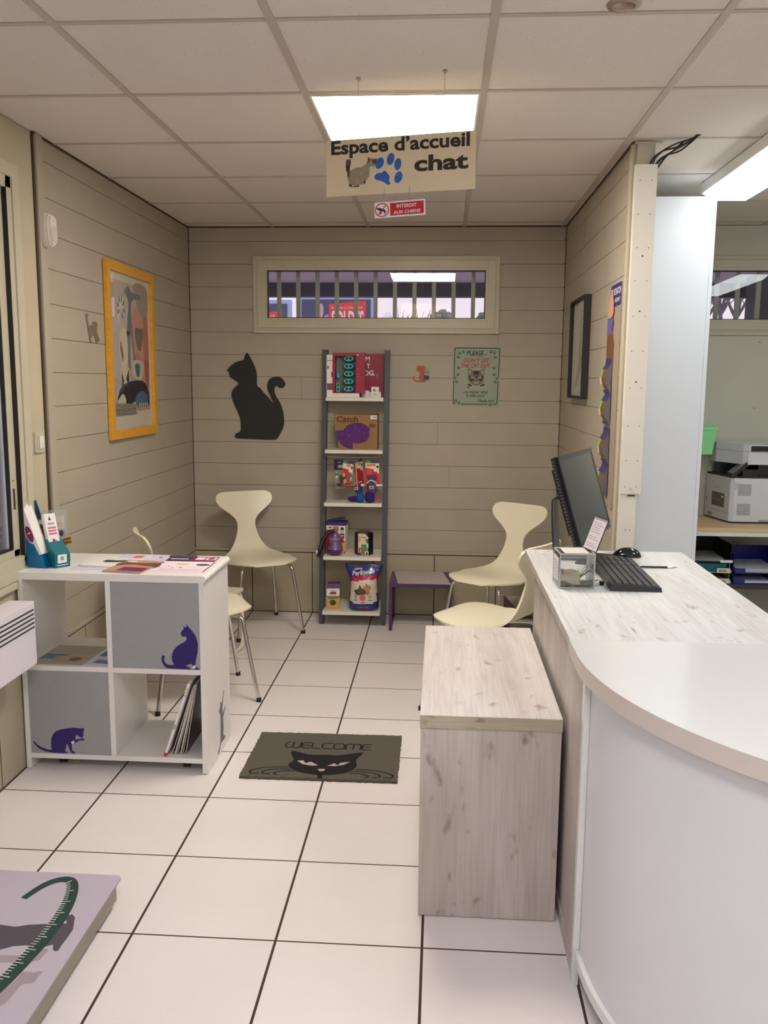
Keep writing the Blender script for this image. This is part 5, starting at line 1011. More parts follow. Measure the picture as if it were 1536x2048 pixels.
m.build('plume', t); m = MB(); m.box(-.058, -.046, -.062, -.060, .0, .022, CARDW); m.build('tag', t)
t = thing('treat_box', 'black six-sided carton with green picture and red number 3', 'box', (-.475, 5.420, LZ[1] + e))
m = MB(); hx = [(.058 * math.cos(PI / 3 * k + PI / 6 + PI / 6) * 1.0, .05 * math.sin(PI / 3 * k + PI / 3)) for k in range(6)]
hx = [(-.032, -.042), (.034, -.042), (.060, .0), (.034, .042), (-.032, .042), (-.058, .0)]
m.M = FLATT(0, 0, 0); m.poly(hx, BKC, 0, .140); m.poly([(x * .8, y * .8) for x, y in hx], mat('dark_lid', (78, 76, 66), .4), .140, .008); m.M = BACKW(0, -.0422, 0)
m.poly([(-.032, .02), (-.032, .138), (.012, .138), (.034, .115), (.034, .0), (-.008, .0), (-.02, .012)], mat('pale_label', (212, 204, 182), .5), 0, .0004); m.text('Yummys!', REDPR, -.028, .022, .106, .124, .0004, bold=.01, shear=.3); m.poly([(-.032, .115), (-.012, .10), (-.02, .085), (-.032, .08)], mat('tan_print', (206, 170, 132)), .0004, .0003); m.poly([(.034, .11), (.014, .10), (.02, .08), (.034, .075)], mat('olive_print', (92, 96, 70), .5), .0004, .0003)
m.poly([(-.012, .072), (-.004, .066), (.0, .074), (.006, .066), (.014, .074), (.022, .066), (.022, .045), (-.01, .045)], GREENP, .0004, .0003); m.poly([(-.03, .048), (.034, .048), (.034, .0), (-.008, .0), (-.028, .02)], mat('olive_green_print', (118, 128, 92), .5), .0003, .0003); m.poly(ell(-.016, .030, .013, .014, 20), REDPR, .0007, .0003); m.text('3', CARDW, -.020, -.012, .022, .038, .001, bold=.03); m.poly(ell(.024, .016, .012, .012, 14), CARDW, .0007, .0003); m.poly(ell(.024, .013, .006, .009, 12), DKP, .001, .0003); m.build('carton', t)
# lowest board
t = thing('treat_box', 'small yellow and white box with purple top and round window', 'box', (-.662, 5.36, LZ[0] + e), math.radians(4))
m = MB(); GOLD = mat('gold_card', (200, 164, 84), .45); m.box(-.041, .041, -.03, .045, 0, .085, GOLD, .0008); m.box(-.041, .041, -.03, .045, .0852, .134, CARDW, .0008); m.box(-.0414, .0414, -.0304, .0454, .078, .086, GREENP)
m.add([(-.0415, -.0305, .134), (.0415, -.0305, .134), (.0415, .0455, .134), (-.0415, .0455, .134), (-.034, -.01, .160), (.0415, -.01, .160), (.0415, .0455, .160), (-.034, .0455, .160)], [(4, 5, 6, 7), (0, 1, 5, 4), (1, 2, 6, 5), (2, 3, 7, 6), (3, 0, 4, 7)], PURPM); m.M = BACKW(0, -.0306, 0)
m.poly(ell(-.001, .043, .020, .019, 22), mat('kibble_window', (74, 62, 48), .6), 0, .0004); m.poly(rect(-.032, .068, .030, .077), mat('mauve_grey', (112, 98, 96), .5), 0, .0004); m.text('KONG', INKB, -.016, .012, .117, .124, 0, bold=.02); m.poly(rect(-.016, .103, .020, .114), REDPR, 0, .0004); m.poly([(-.028, .096), (.022, .096), (.018, .104), (-.02, .104)], BRNP, 0, .0004); m.build('carton', t)
t = thing('litter_bag', 'puffy blue and white bag of cat litter with kitten picture, Perlinette', 'bag', (-.466, 5.345, LZ[0] + e))
BGB = mat('bag_navy', (22, 42, 112), .22, coat=.4); BGW = mat('bag_white', (218, 206, 188), .25, coat=.4); BGR = mat('bag_red', (180, 22, 70), .22, coat=.4)
prof = [(0, .086, .030), (.015, .092, .052), (.05, .092, .060), (.10, .090, .062), (.16, .088, .060), (.20, .090, .050), (.235, .100, .034), (.262, .108, .016), (.285, .115, .005), (.292, .117, .003)]
NU = 24; NV = 40; vs = []
pp = sm([(a, b_, c) for a, b_, c in prof], 4, False)
def bagp(i, k, back):
    z, w_, d_ = pp[i]; s = -1 + 2 * k / NU; off = d_ * (1 - abs(s) ** 3) ** .6 * (1 + .03 * math.sin(9 * s + 40 * z)); return Vector((w_ * s + .003 * math.sin(30 * z) * (1 if s > 0 else -1), (off if back else -off), z + .004 * math.sin(5 * s) * (z / .29)))
m = MB(); n = len(pp)
for back in (0, 1):
    for i in range(n - 1):
        for k in range(NU):
            q4_ = [bagp(i, k, back), bagp(i, k + 1, back), bagp(i + 1, k + 1, back), bagp(i + 1, k, back)]; c = sum(q4_, Vector()) / 4
            u, v = c.x / .1, c.z; mt = BGB
            if not back:
                lo = .048 + .02 * u * u; hi = .185 + .022 * (u + 1) / 2
                if abs(u) < .84 and lo - .02 * 0 < v < hi: mt = BGW
                elif abs(u) < .97 and hi <= v < hi + .028: mt = BGR
            m.add([tuple(p) for p in q4_], [(0, 1, 2, 3) if not back else (3, 2, 1, 0)], mt, True)
m.add([tuple(bagp(0, k, 0)) for k in range(NU + 1)] + [tuple(bagp(0, k, 1)) for k in range(NU + 1)], [(k, NU + 1 + k, NU + 2 + k, k + 1) for k in range(NU)], BGB)
b_o = m.build('sack', t)
bm = bmesh.new(); bm.from_mesh(b_o.data); bmesh.ops.remove_doubles(bm, verts=bm.verts, dist=.0002); bm.to_mesh(b_o.data); bm.free()
def onbag(pts, mt, lift, m):
    """print patch that follows the bulge of the sack"""
    n_ = len(pts); cx = sum(p[0] for p in pts) / n_; cy = sum(p[1] for p in pts) / n_
    def P(x, z):
        z_ = max(0, min(.29, z)); j = min(range(n), key=lambda i: abs(pp[i][0] - z_)); j0 = max(0, min(n - 2, j if pp[j][0] <= z_ else j - 1)); f_ = (z_ - pp[j0][0]) / (pp[j0 + 1][0] - pp[j0][0]); w_ = pp[j0][1] * (1 - f_) + pp[j0 + 1][1] * f_; d_ = pp[j0][2] * (1 - f_) + pp[j0 + 1][2] * f_; s = max(-.98, min(.98, x / w_)); return (x, -d_ * (1 - abs(s) ** 3) ** .6 * (1 + .03 * math.sin(9 * s + 40 * z)) - lift, z)
    rings = [[P(cx + (p[0] - cx) * r_, cy + (p[1] - cy) * r_) for p in pts] for r_ in (1, .66, .33)]; vs = sum(rings, []) + [P(cx, cy)]
    fs = [(r_ * n_ + i, r_ * n_ + (i + 1) % n_, (r_ + 1) * n_ + (i + 1) % n_, (r_ + 1) * n_ + i) for r_ in (0, 1) for i in range(n_)] + [(2 * n_ + i, 2 * n_ + (i + 1) % n_, 3 * n_) for i in range(n_)]
    m.add(vs, fs, mt, True)
m = MB(); KT = mat('kitten_brown', (92, 72, 50), .5, noise=.3, nscale=90); KTL = mat('kitten_tan', (186, 138, 84), .5, noise=.2, nscale=90)
onbag(sm([(.0, .13), (.0, .155), (.012, .165), (.018, .185), (.028, .172), (.045, .165), (.05, .15), (.04, .135), (.045, .115), (.03, .108), (.01, .112)], 2), KTL, .0015, m)
onbag(sm([(-.058, .135), (-.040, .142), (-.028, .150), (-.022, .172), (-.008, .150), (.012, .138), (.02, .12), (.012, .112), (-.02, .106), (-.045, .112), (-.05, .122)], 2), KT, .0025, m)
onbag(ell(-.002, .088, .019, .019, 20), mat('pink_badge', (214, 90, 120), .4), .0018, m); onbag(ell(-.046, .095, .010, .013, 14), mat('mint_badge', (120, 168, 158), .4), .0018, m); onbag(ell(.044, .095, .011, .013, 14), mat('mint_badge2', (140, 178, 172), .4), .0018, m)
for a, b_ in ((-.048, .074), (0, .060), (.044, .074)): onbag(rect(a - .013, b_ - .004, a + .013, b_ + .003), mat('slate_text', (110, 110, 130), .5), .0018, m)
onbag(rect(-.032, .020, .036, .030), mat('crimson_text', (190, 40, 80), .4), .0015, m)
m.build('print', t)
m = MB(); cu = bpy.data.curves.new('t', 'FONT'); 
for s_, x0, x1, z0, sl, hh in (('Perlinette', -.068, .070, .222, .14, .030), ('ultime', -.058, -.008, .258, .12, .012)):
    g = MB(); g.text(s_, CARDW, x0, x1, 0, hh, 0, bold=.01)
    def fy(x, z):
        j = min(range(n), key=lambda i: abs(pp[i][0] - z)); s = max(-.98, min(.98, x / pp[j][1])); j0 = min(n - 2, j if pp[j][0] <= z else j - 1); f_ = (z - pp[j0][0]) / (pp[j0 + 1][0] - pp[j0][0]); d_ = pp[j0][2] * (1 - f_) + pp[j0 + 1][2] * f_; return -d_ * (1 - abs(s) ** 3) ** .6 * 1.03 - .0022
    vs = [(x, fy(x, z0 + (x - x0) * sl + y), z0 + (x - x0) * sl + y) for x, y, _ in g.v]; m.add(vs, g.f, CARDW)
m.build('lettering', t)
# ================================================================ oak bench cabinet
t = thing('low_cabinet', 'waist-low washed-oak cabinet with a thicker top, in front of the counter side', 'cabinet', (.156, 2.77, 0))
m = MB(); m.box(-.197, .194, -.450, .448, .003, .5735, OAKV, .001); m.build('body', t)
m = MB(); m.box(-.199, .195, -.455, .450, .574, .6105, OAKT, .0012); b1 = m.build('top', t)
m = MB(); m.box(-.199, .195, -.4566, -.4552, .5745, .610, OAKE); m.build('edge_band', t)
m = MB(); m.box(-.19, .19, -.43, .43, .0, .0035, BLACKM); m.build('foot', t)

# ================================================================ reception desk
DX = .367; HT = .88
t = thing('reception_desk', 'L-shaped reception desk, washed-oak top with rounded glossy white end', 'reception desk', (DX, 2.18, 0))
LX = lambda x: x - DX
LYY = lambda y: y - 2.18
m = MB(); m.box(LX(.341), LX(.945), .0005, LYY(3.40), HT - .025, HT - .0006, OAKC, .001); m.build('desktop', t)
m = MB(); m.box(LX(.340), LX(.3412), .001, LYY(3.40), HT - .0245, HT - .001, OAKV); m.build('edge_band', t)
m = MB(); m.box(0, .018, LYY(2.085), LYY(3.27), .0, HT - .0256, OAKV, .0008); m.box(.0185, .022, LYY(3.262), LYY(3.28), .0, HT - .026, WHITEG); m.build('side_panel', t)
m = MB(); m.box(-.004, .0, LYY(2.09), LYY(3.27), .0, .045, OAKV, .001); m.build('plinth', t)
m = MB(); m.box(LX(.92), LX(.94), .10, LYY(3.38), 0, HT - .0256, WHITE); m.box(.02, LX(.92), LYY(3.25), LYY(3.268), 0, HT - .0256, WHITE); m.build('inner_panel', t)
cx, cy, r = 1.160, 2.055, .822
def arc_pts(rr, n=40, a0=180, a1=270): return [(LX(cx + rr * math.cos(math.radians(a))), LYY(cy + rr * math.sin(math.radians(a)))) for a in [a0 + (a1 - a0) * k / n for k in range(n + 1)]]
top = [(LX(2.15), LYY(cy - r)), (LX(2.15), 0), (LX(cx - r), 0)] + arc_pts(r)
m = MB(); m.M = FLATT(0, 0, 0); m.poly(top, WHITEG, HT - .040, .040, side=mat('white_edge', (206, 196, 188), .35)); m.build('rounded_top', t)
rp = .795
def curved(m, ro, ri, z0, z1, mt, ext=2.12):
    o_ = arc_pts(ro); i_ = arc_pts(ri); o_.append((LX(ext), LYY(cy - ro))); i_.append((LX(ext), LYY(cy - ri))); n = len(o_)
    vs = [(x, y, z) for z in (z0, z1) for x, y in o_] + [(x, y, z) for z in (z0, z1) for x, y in i_]; fs = []
    for k in range(n - 1): fs += [(k, k + 1, n + k + 1, n + k), (2 * n + k, 3 * n + k, 3 * n + k + 1, 2 * n + k + 1), (n + k, n + k + 1, 3 * n + k + 1, 3 * n + k), (k, 2 * n + k, 2 * n + k + 1, k + 1)]
    fs += [(0, n, 3 * n, 2 * n), (n - 1, 3 * n - 1, 4 * n - 1, 2 * n - 1)]; m.add(vs, fs, mt, True)
PANELM = mat('curved_panel_white', (216, 218, 222), .3, noise=.01, nscale=12)
m = MB(); curved(m, rp - .012, rp - .022, .10, HT - .0405, PANELM); m.build('curved_panel', t)
m = MB(); curved(m, rp, rp - .03, .072, .0995, WHITEG); m.build('bottom_rail', t)
m = MB(); curved(m, rp - .05, rp - .06, .0, .0715, GREY); m.build('kick_plate', t)
m = MB(); m.box(-.006, .010, LYY(2.057), LYY(2.084), .0, HT - .0405, WHITEG, .002); m.box(.0105, .024, LYY(2.047), LYY(2.062), .1, HT - .0405, WHITEG, .002); m.build('corner_post', t)
m = MB(); m.box(.03, LX(2.1), LYY(2.15), LYY(2.168), 0, HT - .0405, WHITE); m.build('inner_panel', t)

# ================================================================ things on the counter
zt = HT + .0002
# monitor: screen plane leans back (top towards -x)
Pb = Vector((.494, 2.985, .970)); Pf = Vector((.680, 3.440, .970)); hx = (Pf - Pb).normalized(); Wd = (Pf - Pb).length
upv = Vector((-.105, -.005, .31)).normalized(); fr = frame(Pb, hx, upv); nn = Vector((fr[0][2], fr[1][2], fr[2][2]))   # u x v : should face +x
t = thingf('computer_monitor', 'black computer monitor on the counter, leaning back, screen towards the office', 'monitor', fr)
SCR = mat('screen_off', (52, 56, 54), .22, noise=.02); BEZ = mat('bezel_grey', (58, 62, 64), .35)
HM = .322
m = MB(); m.box(0, Wd, 0, HM, -.030, -.004, BLACK, .002); m.box(.05, Wd - .05, .04, HM - .04, -.052, -.030, BLACK, .006)
for k in range(26): m.box(-.0006, .0002, .01 + k * .0118, .014 + k * .0118, -.030, -.022, mat('vent_slot', (96, 92, 84), .6))
m.box(.0, .001, .0, HM, -.0165, -.004, BLACKM); m.build('housing', t)
m = MB()
for a in ((0, .014, 0, HM), (Wd - .014, Wd, 0, HM), (.014, Wd - .014, 0, .016), (.014, Wd - .014, HM - .016, HM)): m.box(*a, -.0038, .0, BEZ, .0008)
for k in range(5): m.box(Wd - .03, Wd - .005, .001 + k * .004, .003 + k * .004, .0, .002, CHROME)
m.build('bezel', t)
m = MB(); m.box(.0142, Wd - .0142, .0162, HM - .0162, -.0038, -.0015, SCR); m.build('screen', t)
t.rotation_mode = 'XYZ'
inv = t.matrix_world.inverted()
m = MB(); c = (Pb + Pf) / 2; STG = mat('stand_grey', (88, 92, 94), .3)
loop = sm([(c.x - .105, c.y + .04, zt + .23), (c.x - .150, c.y + .04, zt + .225), (c.x - .158, c.y + .035, zt + .19), (c.x - .150, c.y + .02, zt + .05), (c.x - .140, c.y + .015, zt + .018), (c.x - .10, c.y + .01, zt + .006), (c.x + .06, c.y, zt + .006)], 5, False)
for off, w, mt in ((0, .030, STG), (-.0035, .032, BLACK)):
    vs = []; fs = []
    for k, p in enumerate(loop):
        p = Vector(p); a = Vector(loop[min(k + 1, len(loop) - 1)]) - Vector(loop[max(k - 1, 0)]); a.normalize(); s = hx * w; nv = hx.cross(a).normalized()
        for dd in (0, .006 if off == 0 else .004):
            for sg in (-1, 1): vs.append(tuple(p + s * sg + nv * (dd + (off if off else 0)) * (-1)))
    for k in range(len(loop) - 1):
        a = 4 * k; b = a + 4; fs += [(a, a + 1, b + 1, b), (a + 2, b + 2, b + 3, a + 3), (a, b, b + 2, a + 2), (a + 1, a + 3, b + 3, b + 1)]
    fs += [(0, 2, 3, 1), (4 * len(loop) - 4, 4 * len(loop) - 3, 4 * len(loop) - 1, 4 * len(loop) - 2)]
    m.add(vs, fs, mt)
m.M = Matrix.Translation((c.x, c.y, zt)) @ Matrix.Rotation(math.atan2(hx.y, hx.x), 4, 'Z'); m.box(-.11, .11, -.075, .055, .0, .006, BLACK, .002)
m.M = Matrix(); m.tube([(c.x - .11, c.y + .03, zt + .225), (c.x - .075, c.y + .03, zt + .22)], .016, BLACK, 12)
o = m.build('stand', t); o.matrix_parent_inverse = Matrix(); o.matrix_local = inv
# keyboard
t = thing('keyboard', 'black computer keyboard lying lengthwise on the counter', 'keyboard', (.628, 2.955, zt), math.radians(90 - 1))
m = MB(); KL, KW = .235, .080
m.add([(-KL, -KW, 0), (KL, -KW, 0), (KL, KW, 0), (-KL, KW, 0), (-KL + .002, -KW + .002, .013), (KL - .002, -KW + .002, .013), (KL - .002, KW - .002, .022), (-KL + .002, KW - .002, .022)], [(0, 3, 2, 1), (4, 5, 6, 7), (0, 1, 5, 4), (1, 2, 6, 5), (2, 3, 7, 6), (3, 0, 4, 7)], mat('keyboard_black', (40, 41, 43), .45)); m.build('case', t)
KEY = mat('key_black', (52, 53, 56), .4)
def key(m, x0, x1, r):
    y0 = -KW + .010 + r * .0225; y1 = y0 + .0195; zf = lambda y: .013 + (y + KW) / (2 * KW) * .009
    m.add([(x0, y0, zf(y0)), (x1, y0, zf(y0)), (x1, y1, zf(y1)), (x0, y1, zf(y1)), (x0 + .0016, y0 + .0016, zf(y0) + .0045), (x1 - .0016, y0 + .0016, zf(y0) + .0045), (x1 - .0016, y1 - .0016, zf(y1) + .0045), (x0 + .0016, y1 - .0016, zf(y1) + .0045)], [(4, 5, 6, 7), (0, 1, 5, 4), (1, 2, 6, 5), (2, 3, 7, 6), (3, 0, 4, 7)], KEY)
for r_ in range(6):
    lay = [(-.228, .072, 15 if r_ else 0), (.082, .142, 3), (.152, .228, 4)]
    for a, b_, n_ in lay:
        if r_ == 0 and n_ == 0: ks = [(-.228, -.205), (-.204, -.183), (-.182, -.160), (-.159, -.046), (-.045, -.023), (-.022, .0), (.001, .025), (.026, .072)]
        else: w_ = (b_ - a) / n_; ks = [(a + w_ * i, a + w_ * (i + 1) - .001) for i in range(n_)]
        for x0, x1 in ks:
            if r_ == 5 or (r_ == 4 and a > .15): far = globals().setdefault('FARK', MB()); key(far, x0, x1, r_); continue
            m = MB(); key(m, x0, x1, r_); m.build('key', t)
FARK.build('key', t)['kind'] = 'stuff'
# mouse
t = thing('computer_mouse', 'glossy black computer mouse with its cord on the counter', 'mouse', (.712, 3.290, zt), math.radians(-4))
m = MB(); GB = mat('gloss_black', (14, 14, 17), .15, coat=.5); vs = []; fs = []; nr, ns = 12, 20
for i in range(nr + 1):
    f_ = i / nr; x = -.055 + .11 * f_; w_ = .030 * (1 - (2 * f_ - 1) ** 4) ** .5 * (.85 + .15 * f_); hgt = .002 + .034 * math.sin(PI * min(1, f_ * .72 + .10)) * (1 - abs(2 * f_ - 1) ** 5) ** .5
    for k in range(ns + 1): a = PI * k / ns; vs.append((x, w_ * math.cos(a), hgt * math.sin(a) ** .8))
for i in range(nr):
    for k in range(ns): a = i * (ns + 1) + k; fs.append((a, a + ns + 1, a + ns + 2, a + 1))
m.add(vs, fs, GB, True); m.box(-.045, .045, -.024, .024, 0, .003, BLACKM); m.build('body', t)
m = MB(); m.tube([(-.034, 0, .0205), (-.026, 0, .026), (-.018, 0, .028)], .003, BLACKM, 8); m.build('wheel', t)
m = MB(); m.tube(sm([(-.052, 0, .006), (-.075, .004, .004), (-.11, .012, .003), (-.15, .05, .003), (-.17, .085, .003)], 5, False), .0018, BLACK, 6); m.build('cord', t)
# pen
t = thing('pen', 'slim dark pen lying on the counter right of the keyboard', 'pen', (.782, 3.086, zt + .004), math.radians(-6), rot=(0, PI / 2, math.radians(1)))
m = MB(); m.lathe([(.001, -.068), (.003, -.062), (.0036, -.05), (.0038, .03)], BLACK, seg=10); m.build('barrel', t)
m = MB(); m.lathe([(.0038, .0302), (.0036, .045), (.002, .060), (.0006, .068)], CHROME, seg=10); m.build('tip', t)
m = MB(); m.lathe([(.0034, -.078), (.0038, -.075), (.0038, -.0685), (.002, -.068)], CARDW, seg=10); m.build('cap', t)
m = MB(); m.M = FLATT(0, 0, 0); m.poly([(-.045, -.03), (.055, -.028), (.02, .015), (-.04, .02)], mat('orange_paper', (236, 104, 50), .5), 0, .0012); m.poly([(-.02, .0), (.05, -.024), (.06, .01), (.0, .03)], CARDW, -.0002, .001)
tag(m.build('paper_note', loc=(.606, 3.262, zt + .0003)), 'orange and white paper slip behind the keyboard', 'paper')
m = MB(); m.M = Matrix.Translation((.522, 2.80, zt)); m.box(-.016, .0, -.012, .012, .0, .016, CHROME, .002); m.lathe([(.006, 0), (.009, .002), (.009, .012), (.006, .014)], BLACK, (.008, 0, 0), 12)
tag(m.build('usb_key'), 'tiny black and silver dongle between donation box and keyboard', 'dongle')
# donation box
t = thing('donation_box', 'clear acrylic money box with coins, a banknote and a raised text card', 'donation box', (.438, 2.795, zt), math.radians(3))
ABX = glassmat('box_acrylic', (.97, .98, .975), .02, 1.2, .035); AED = glassmat('box_acrylic_edge', (.9, .92, .9), .1, 1.2, .45); a = .0555; H = .112
m = MB(); w_ = .0025
for b_ in ((-a, a, -a, -a + w_, 0, H), (-a, a, a - w_, a, 0, H), (-a, -a + w_, -a + w_, a - w_, 0, H), (a - w_, a, -a + w_, a - w_, 0, H), (-a + w_, a - w_, -a + w_, a - w_, 0, w_), (-a + w_, a - w_, -a + w_, a - w_, H - w_, H)): m.box(*b_, ABX)
for sx in (-1, 1):
    for sy in (-1, 1): m.tube([(sx * (a - .001), sy * (a - .001), .001), (sx * (a - .001), sy * (a - .001), H)], .0026, AED, 6)
    m.tube([(sx * (a - .001), -a, H), (sx * (a - .001), a, H)], .0024, AED, 6); m.tube([(sx * (a - .001), -a, .002), (sx * (a - .001), a, .002)], .0024, AED, 6)
for sy in (-1, 1): m.tube([(-a, sy * (a - .001), H), (a, sy * (a - .001), H)], .0024, AED, 6); m.tube([(-a, sy * (a - .001), .002), (a, sy * (a - .001), .002)], .0024, AED, 6)
m.build('box', t)
PAP = mat('label_paper', (214, 210, 198), .6); m = MB(); m.box(-.038, .040, -.040, .045, H + .0002, H + .0010, PAP)
for k in range(7): m.box(-.030 + .010 * k, -.028 + .010 * k, -.030, .035, H + .0010, H + .0014, GRYP)
m.box(-.044, -.040, -.03, .03, H + .0002, H + .0008, BLACKM); m.build('lid_label', t)
m = MB(); m.box(-a - .0008, -a - .0001, -.035, .045, .02, .095, CARDW)
for k in range(6): m.box(-a - .0012, -a - .0008, -.028, .035, .028 + .010 * k, .031 + .010 * k, GRYP)
m.build('side_label', t)
cf = frame((a - .018, .050, H + .001), (.022, -.098, .0), (.36, 0, .93))
m = MB(); m.M = cf; m.box(0, .098, 0, .115, -.0015, .0, ABX); m.box(.004, .094, .004, .110, .0002, .001, mat('card_grey_white', (206, 198, 204), .55)); m.M = cf
for k in range(11):
    if k in (2, 5): continue
    m.box(.014, .014 + (.05 if k % 3 else .065), .014 + .0078 * k, .0165 + .0078 * k, .001, .0013, GRYP)
m.box(.004, .094, .104, .110, .001, .0016, GRYP); m.build('text_card', t)
q = random.Random(12); COP = mat('coin_copper', (126, 88, 50), .35, metal=.7); GOL = mat('coin_brass', (166, 144, 78), .35, metal=.6); SIL = mat('coin_silver', (130, 140, 136), .3, metal=.8)
for k in range(34):
    r_ = q.uniform(.008, .0115); mt = (COP, GOL, SIL, COP)[k % 4]; m = MB(); lay = k // 12
    m.lathe([(.0005, 0), (r_, 0), (r_, .0016), (.0005, .0016)], mt, seg=14); o = m.build('coin', loc=None)
    bx_, by_ = q.uniform(-.041, .041), q.uniform(-.041, .041); w0 = t.matrix_world @ Vector((bx_, by_, .0032 + lay * .0042 + q.uniform(0, .001))) if False else Vector((.438 + bx_, 2.795 + by_, zt + .0030 + lay * .0030 + q.uniform(0, .0006)))
    o.location = w0; o.rotation_euler = (q.uniform(-.08, .08), q.uniform(-.08, .08), 0); tag(o, 'coin lying loose in the bottom of the clear money box', 'coin', 'coins in the donation box')
NOTE = mat('banknote', (202, 196, 160), .7, noise=.15, nscale=60); NOTG = mat('banknote_green', (104, 122, 108), .6, noise=.3, nscale=90)
vs = []; fs = []; m = MB()
for i in range(9):
    for j in range(5):
        u, v = i / 8, j / 4; vs.append((-.048 + u * .062, -.045 + v * .02 + .006 * math.sin(5 * u), .014 + v * .040 - .008 * u + .003 * math.sin(7 * u + 3 * v)))
for i in range(8):
    for j in range(4): fs.append((i * 5 + j, (i + 1) * 5 + j, (i + 1) * 5 + j + 1, i * 5 + j + 1))
m.add(vs, fs, NOTE, True); m.M = frame((-.0455, -.0535 + .010, .0420), (1, 0, -.1), (0, .45, 1)); m.text('5', DKP, 0, .008, -.004, .009, .0006, bold=.01)
m.poly([(.012, -.006), (.036, -.004), (.030, .010), (.006, .012)], mat('banknote_orange', (198, 160, 100), .6), .0005, .0003)
o = m.build('banknote', loc=(.438, 2.795, zt + .006)); sd = o.modifiers.new('thick', 'SOLIDIFY'); sd.thickness = .0006; tag(o, 'folded pale banknote marked 5 inside the clear money box', 'banknote')
m = MB(); q = random.Random(3)
for k in range(5):
    a_ = -.9 + .42 * k; m.add([(.012, -.02, 0), (.022, .02, 0), (.030 + .012 * k, .022, .018 + .034 * math.cos(a_)), (.018 + .012 * k, -.022 + .003 * k, .014 + .034 * math.cos(a_))], [(0, 1, 2, 3)], NOTG)
o = m.build('banknote', loc=(.430, 2.795, zt + .016)); sd = o.modifiers.new('thick', 'SOLIDIFY'); sd.thickness = .0006; tag(o, 'crumpled green-grey banknote in the right of the money box', 'banknote')

# ================================================================ platform scale in the near left corner
t = thing('pet_scale', 'low platform pet scale with a printed tape-measure picture on its top', 'scale', (-1.24, 1.72, 0))
STEEL = mat('brushed_steel', (150, 144, 128), .32, metal=.6, noise=.1, nscale=40, aniso=(.1, .1, 3)); MATV = mat('scale_mat_lilac', (186, 178, 190), .3, noise=.02); 
m = MB(); m.box(-.30, .318, -.60, .578, .020, .078, STEEL, .002); m.box(-.30, .316, -.60, .576, .079, .083, BLACKM); m.build('platform', t)
for x in (-.26, .28):
    for y in (-.55, .53): m = MB(); m.lathe([(.015, 0), (.018, .002), (.018, .018), (.012, .0195)], BLACK, (x, y, 0), 14); m.build('foot', t)
m = MB(); m.M = FLATT(0, 0, 0); m.poly(rrect(-.312, -.612, .332, .590, .014), MATV, .0835, .0065, side=mat('mat_side', (150, 142, 150), .3)); m.build('rubber_mat', t)
TAPE = mat('tape_green', (34, 62, 58), .35); ARMS = mat('sleeve_grey', (84, 76, 86), .4, noise=.1, nscale=60); HAND = mat('photo_skin', (160, 146, 154), .4, noise=.05, nscale=40)
m = MB()
Z = .0901
hand = [(-.10, .32), (.0, .345), (.094, .337), (.138, .331), (.172, .343), (.213, .349), (.233, .346), (.253, .353), (.268, .356), (.257, .373), (.249, .373), (.251, .39), (.267, .395), (.279, .383), (.295, .332), (.295, .30), (.293, .262), (.294, .245), (.287, .242), (.278, .248), (.271, .267), (.247, .255), (.201, .259), (.171, .253), (.145, .237), (.05, .22), (-.10, .20)]
m.poly(hand, ARMS, Z, .0002); m.poly([(.247, .356), (.253, .373), (.264, .357), (.253, .353)], CARDW, Z + .0002, .0001)
m.poly(sm([(.0, .215), (.155, .218), (.207, .219), (.232, .231), (.251, .247), (.268, .247), (.265, .227), (.263, .207), (.247, .199), (.211, .193), (.17, .189), (.0, .175)], 2), HAND, Z, .0002)
m.poly(sm([(.15, .05), (.19, .07), (.228, .106), (.24, .136), (.242, .158), (.255, .162), (.27, .16), (.29, .168), (.288, .146), (.285, .122), (.263, .119), (.258, .09), (.255, .056), (.235, .03), (.19, -.02), (.15, -.02)], 2), HAND, Z, .0002)
tp = sm([(.100, .456), (.113, .492), (.128, .523), (.148, .546), (.173, .557), (.192, .552), (.207, .533), (.221, .497), (.232, .449), (.237, .406), (.239, .361), (.238, .314), (.234, .261), (.228, .217), (.222, .172), (.214, .125), (.204, .08), (.19, .02), (.17, -.05), (.14, -.14)], 3, False)
n = len(tp); L_, R_ = [], []
for i, p in enumerate(tp):
    d = Vector(tp[min(i + 1, n - 1)]) - Vector(tp[max(i - 1, 0)]); d.normalize(); nn_ = Vector((-d.y, d.x)); w_ = .010 + .010 * min(1, i / 30); L_.append(tuple(Vector(p) + nn_ * w_)); R_.append(tuple(Vector(p) - nn_ * w_))
for i in range(n - 1): m.poly([L_[i], L_[i + 1], R_[i + 1], R_[i]], TAPE, Z + .0003, .0002, back=False)
dist = 0; last = 0; cnt = 0
for i in range(14, n - 1):
    seg = (Vector(tp[i + 1]) - Vector(tp[i])).length; s0 = 0
    while dist + seg - s0 >= 0 and last + .0105 <= dist + seg:
        last += .0105; f_ = max(0, min(1, (last - dist) / seg)); c = Vector(tp[i]).lerp(Vector(tp[i + 1]), f_); a_ = Vector(R_[i]).lerp(Vector(R_[i + 1]), f_); lg = .75 if cnt % 5 == 0 else .4; b_ = a_.lerp(Vector(L_[i]).lerp(Vector(L_[i + 1]), f_), .5 * lg * 1.6)
        strip([tuple(a_), tuple(b_)], .0010, CARDW, m, Z + .0005); cnt += 1
    dist += seg
m.build('tape_print', t)

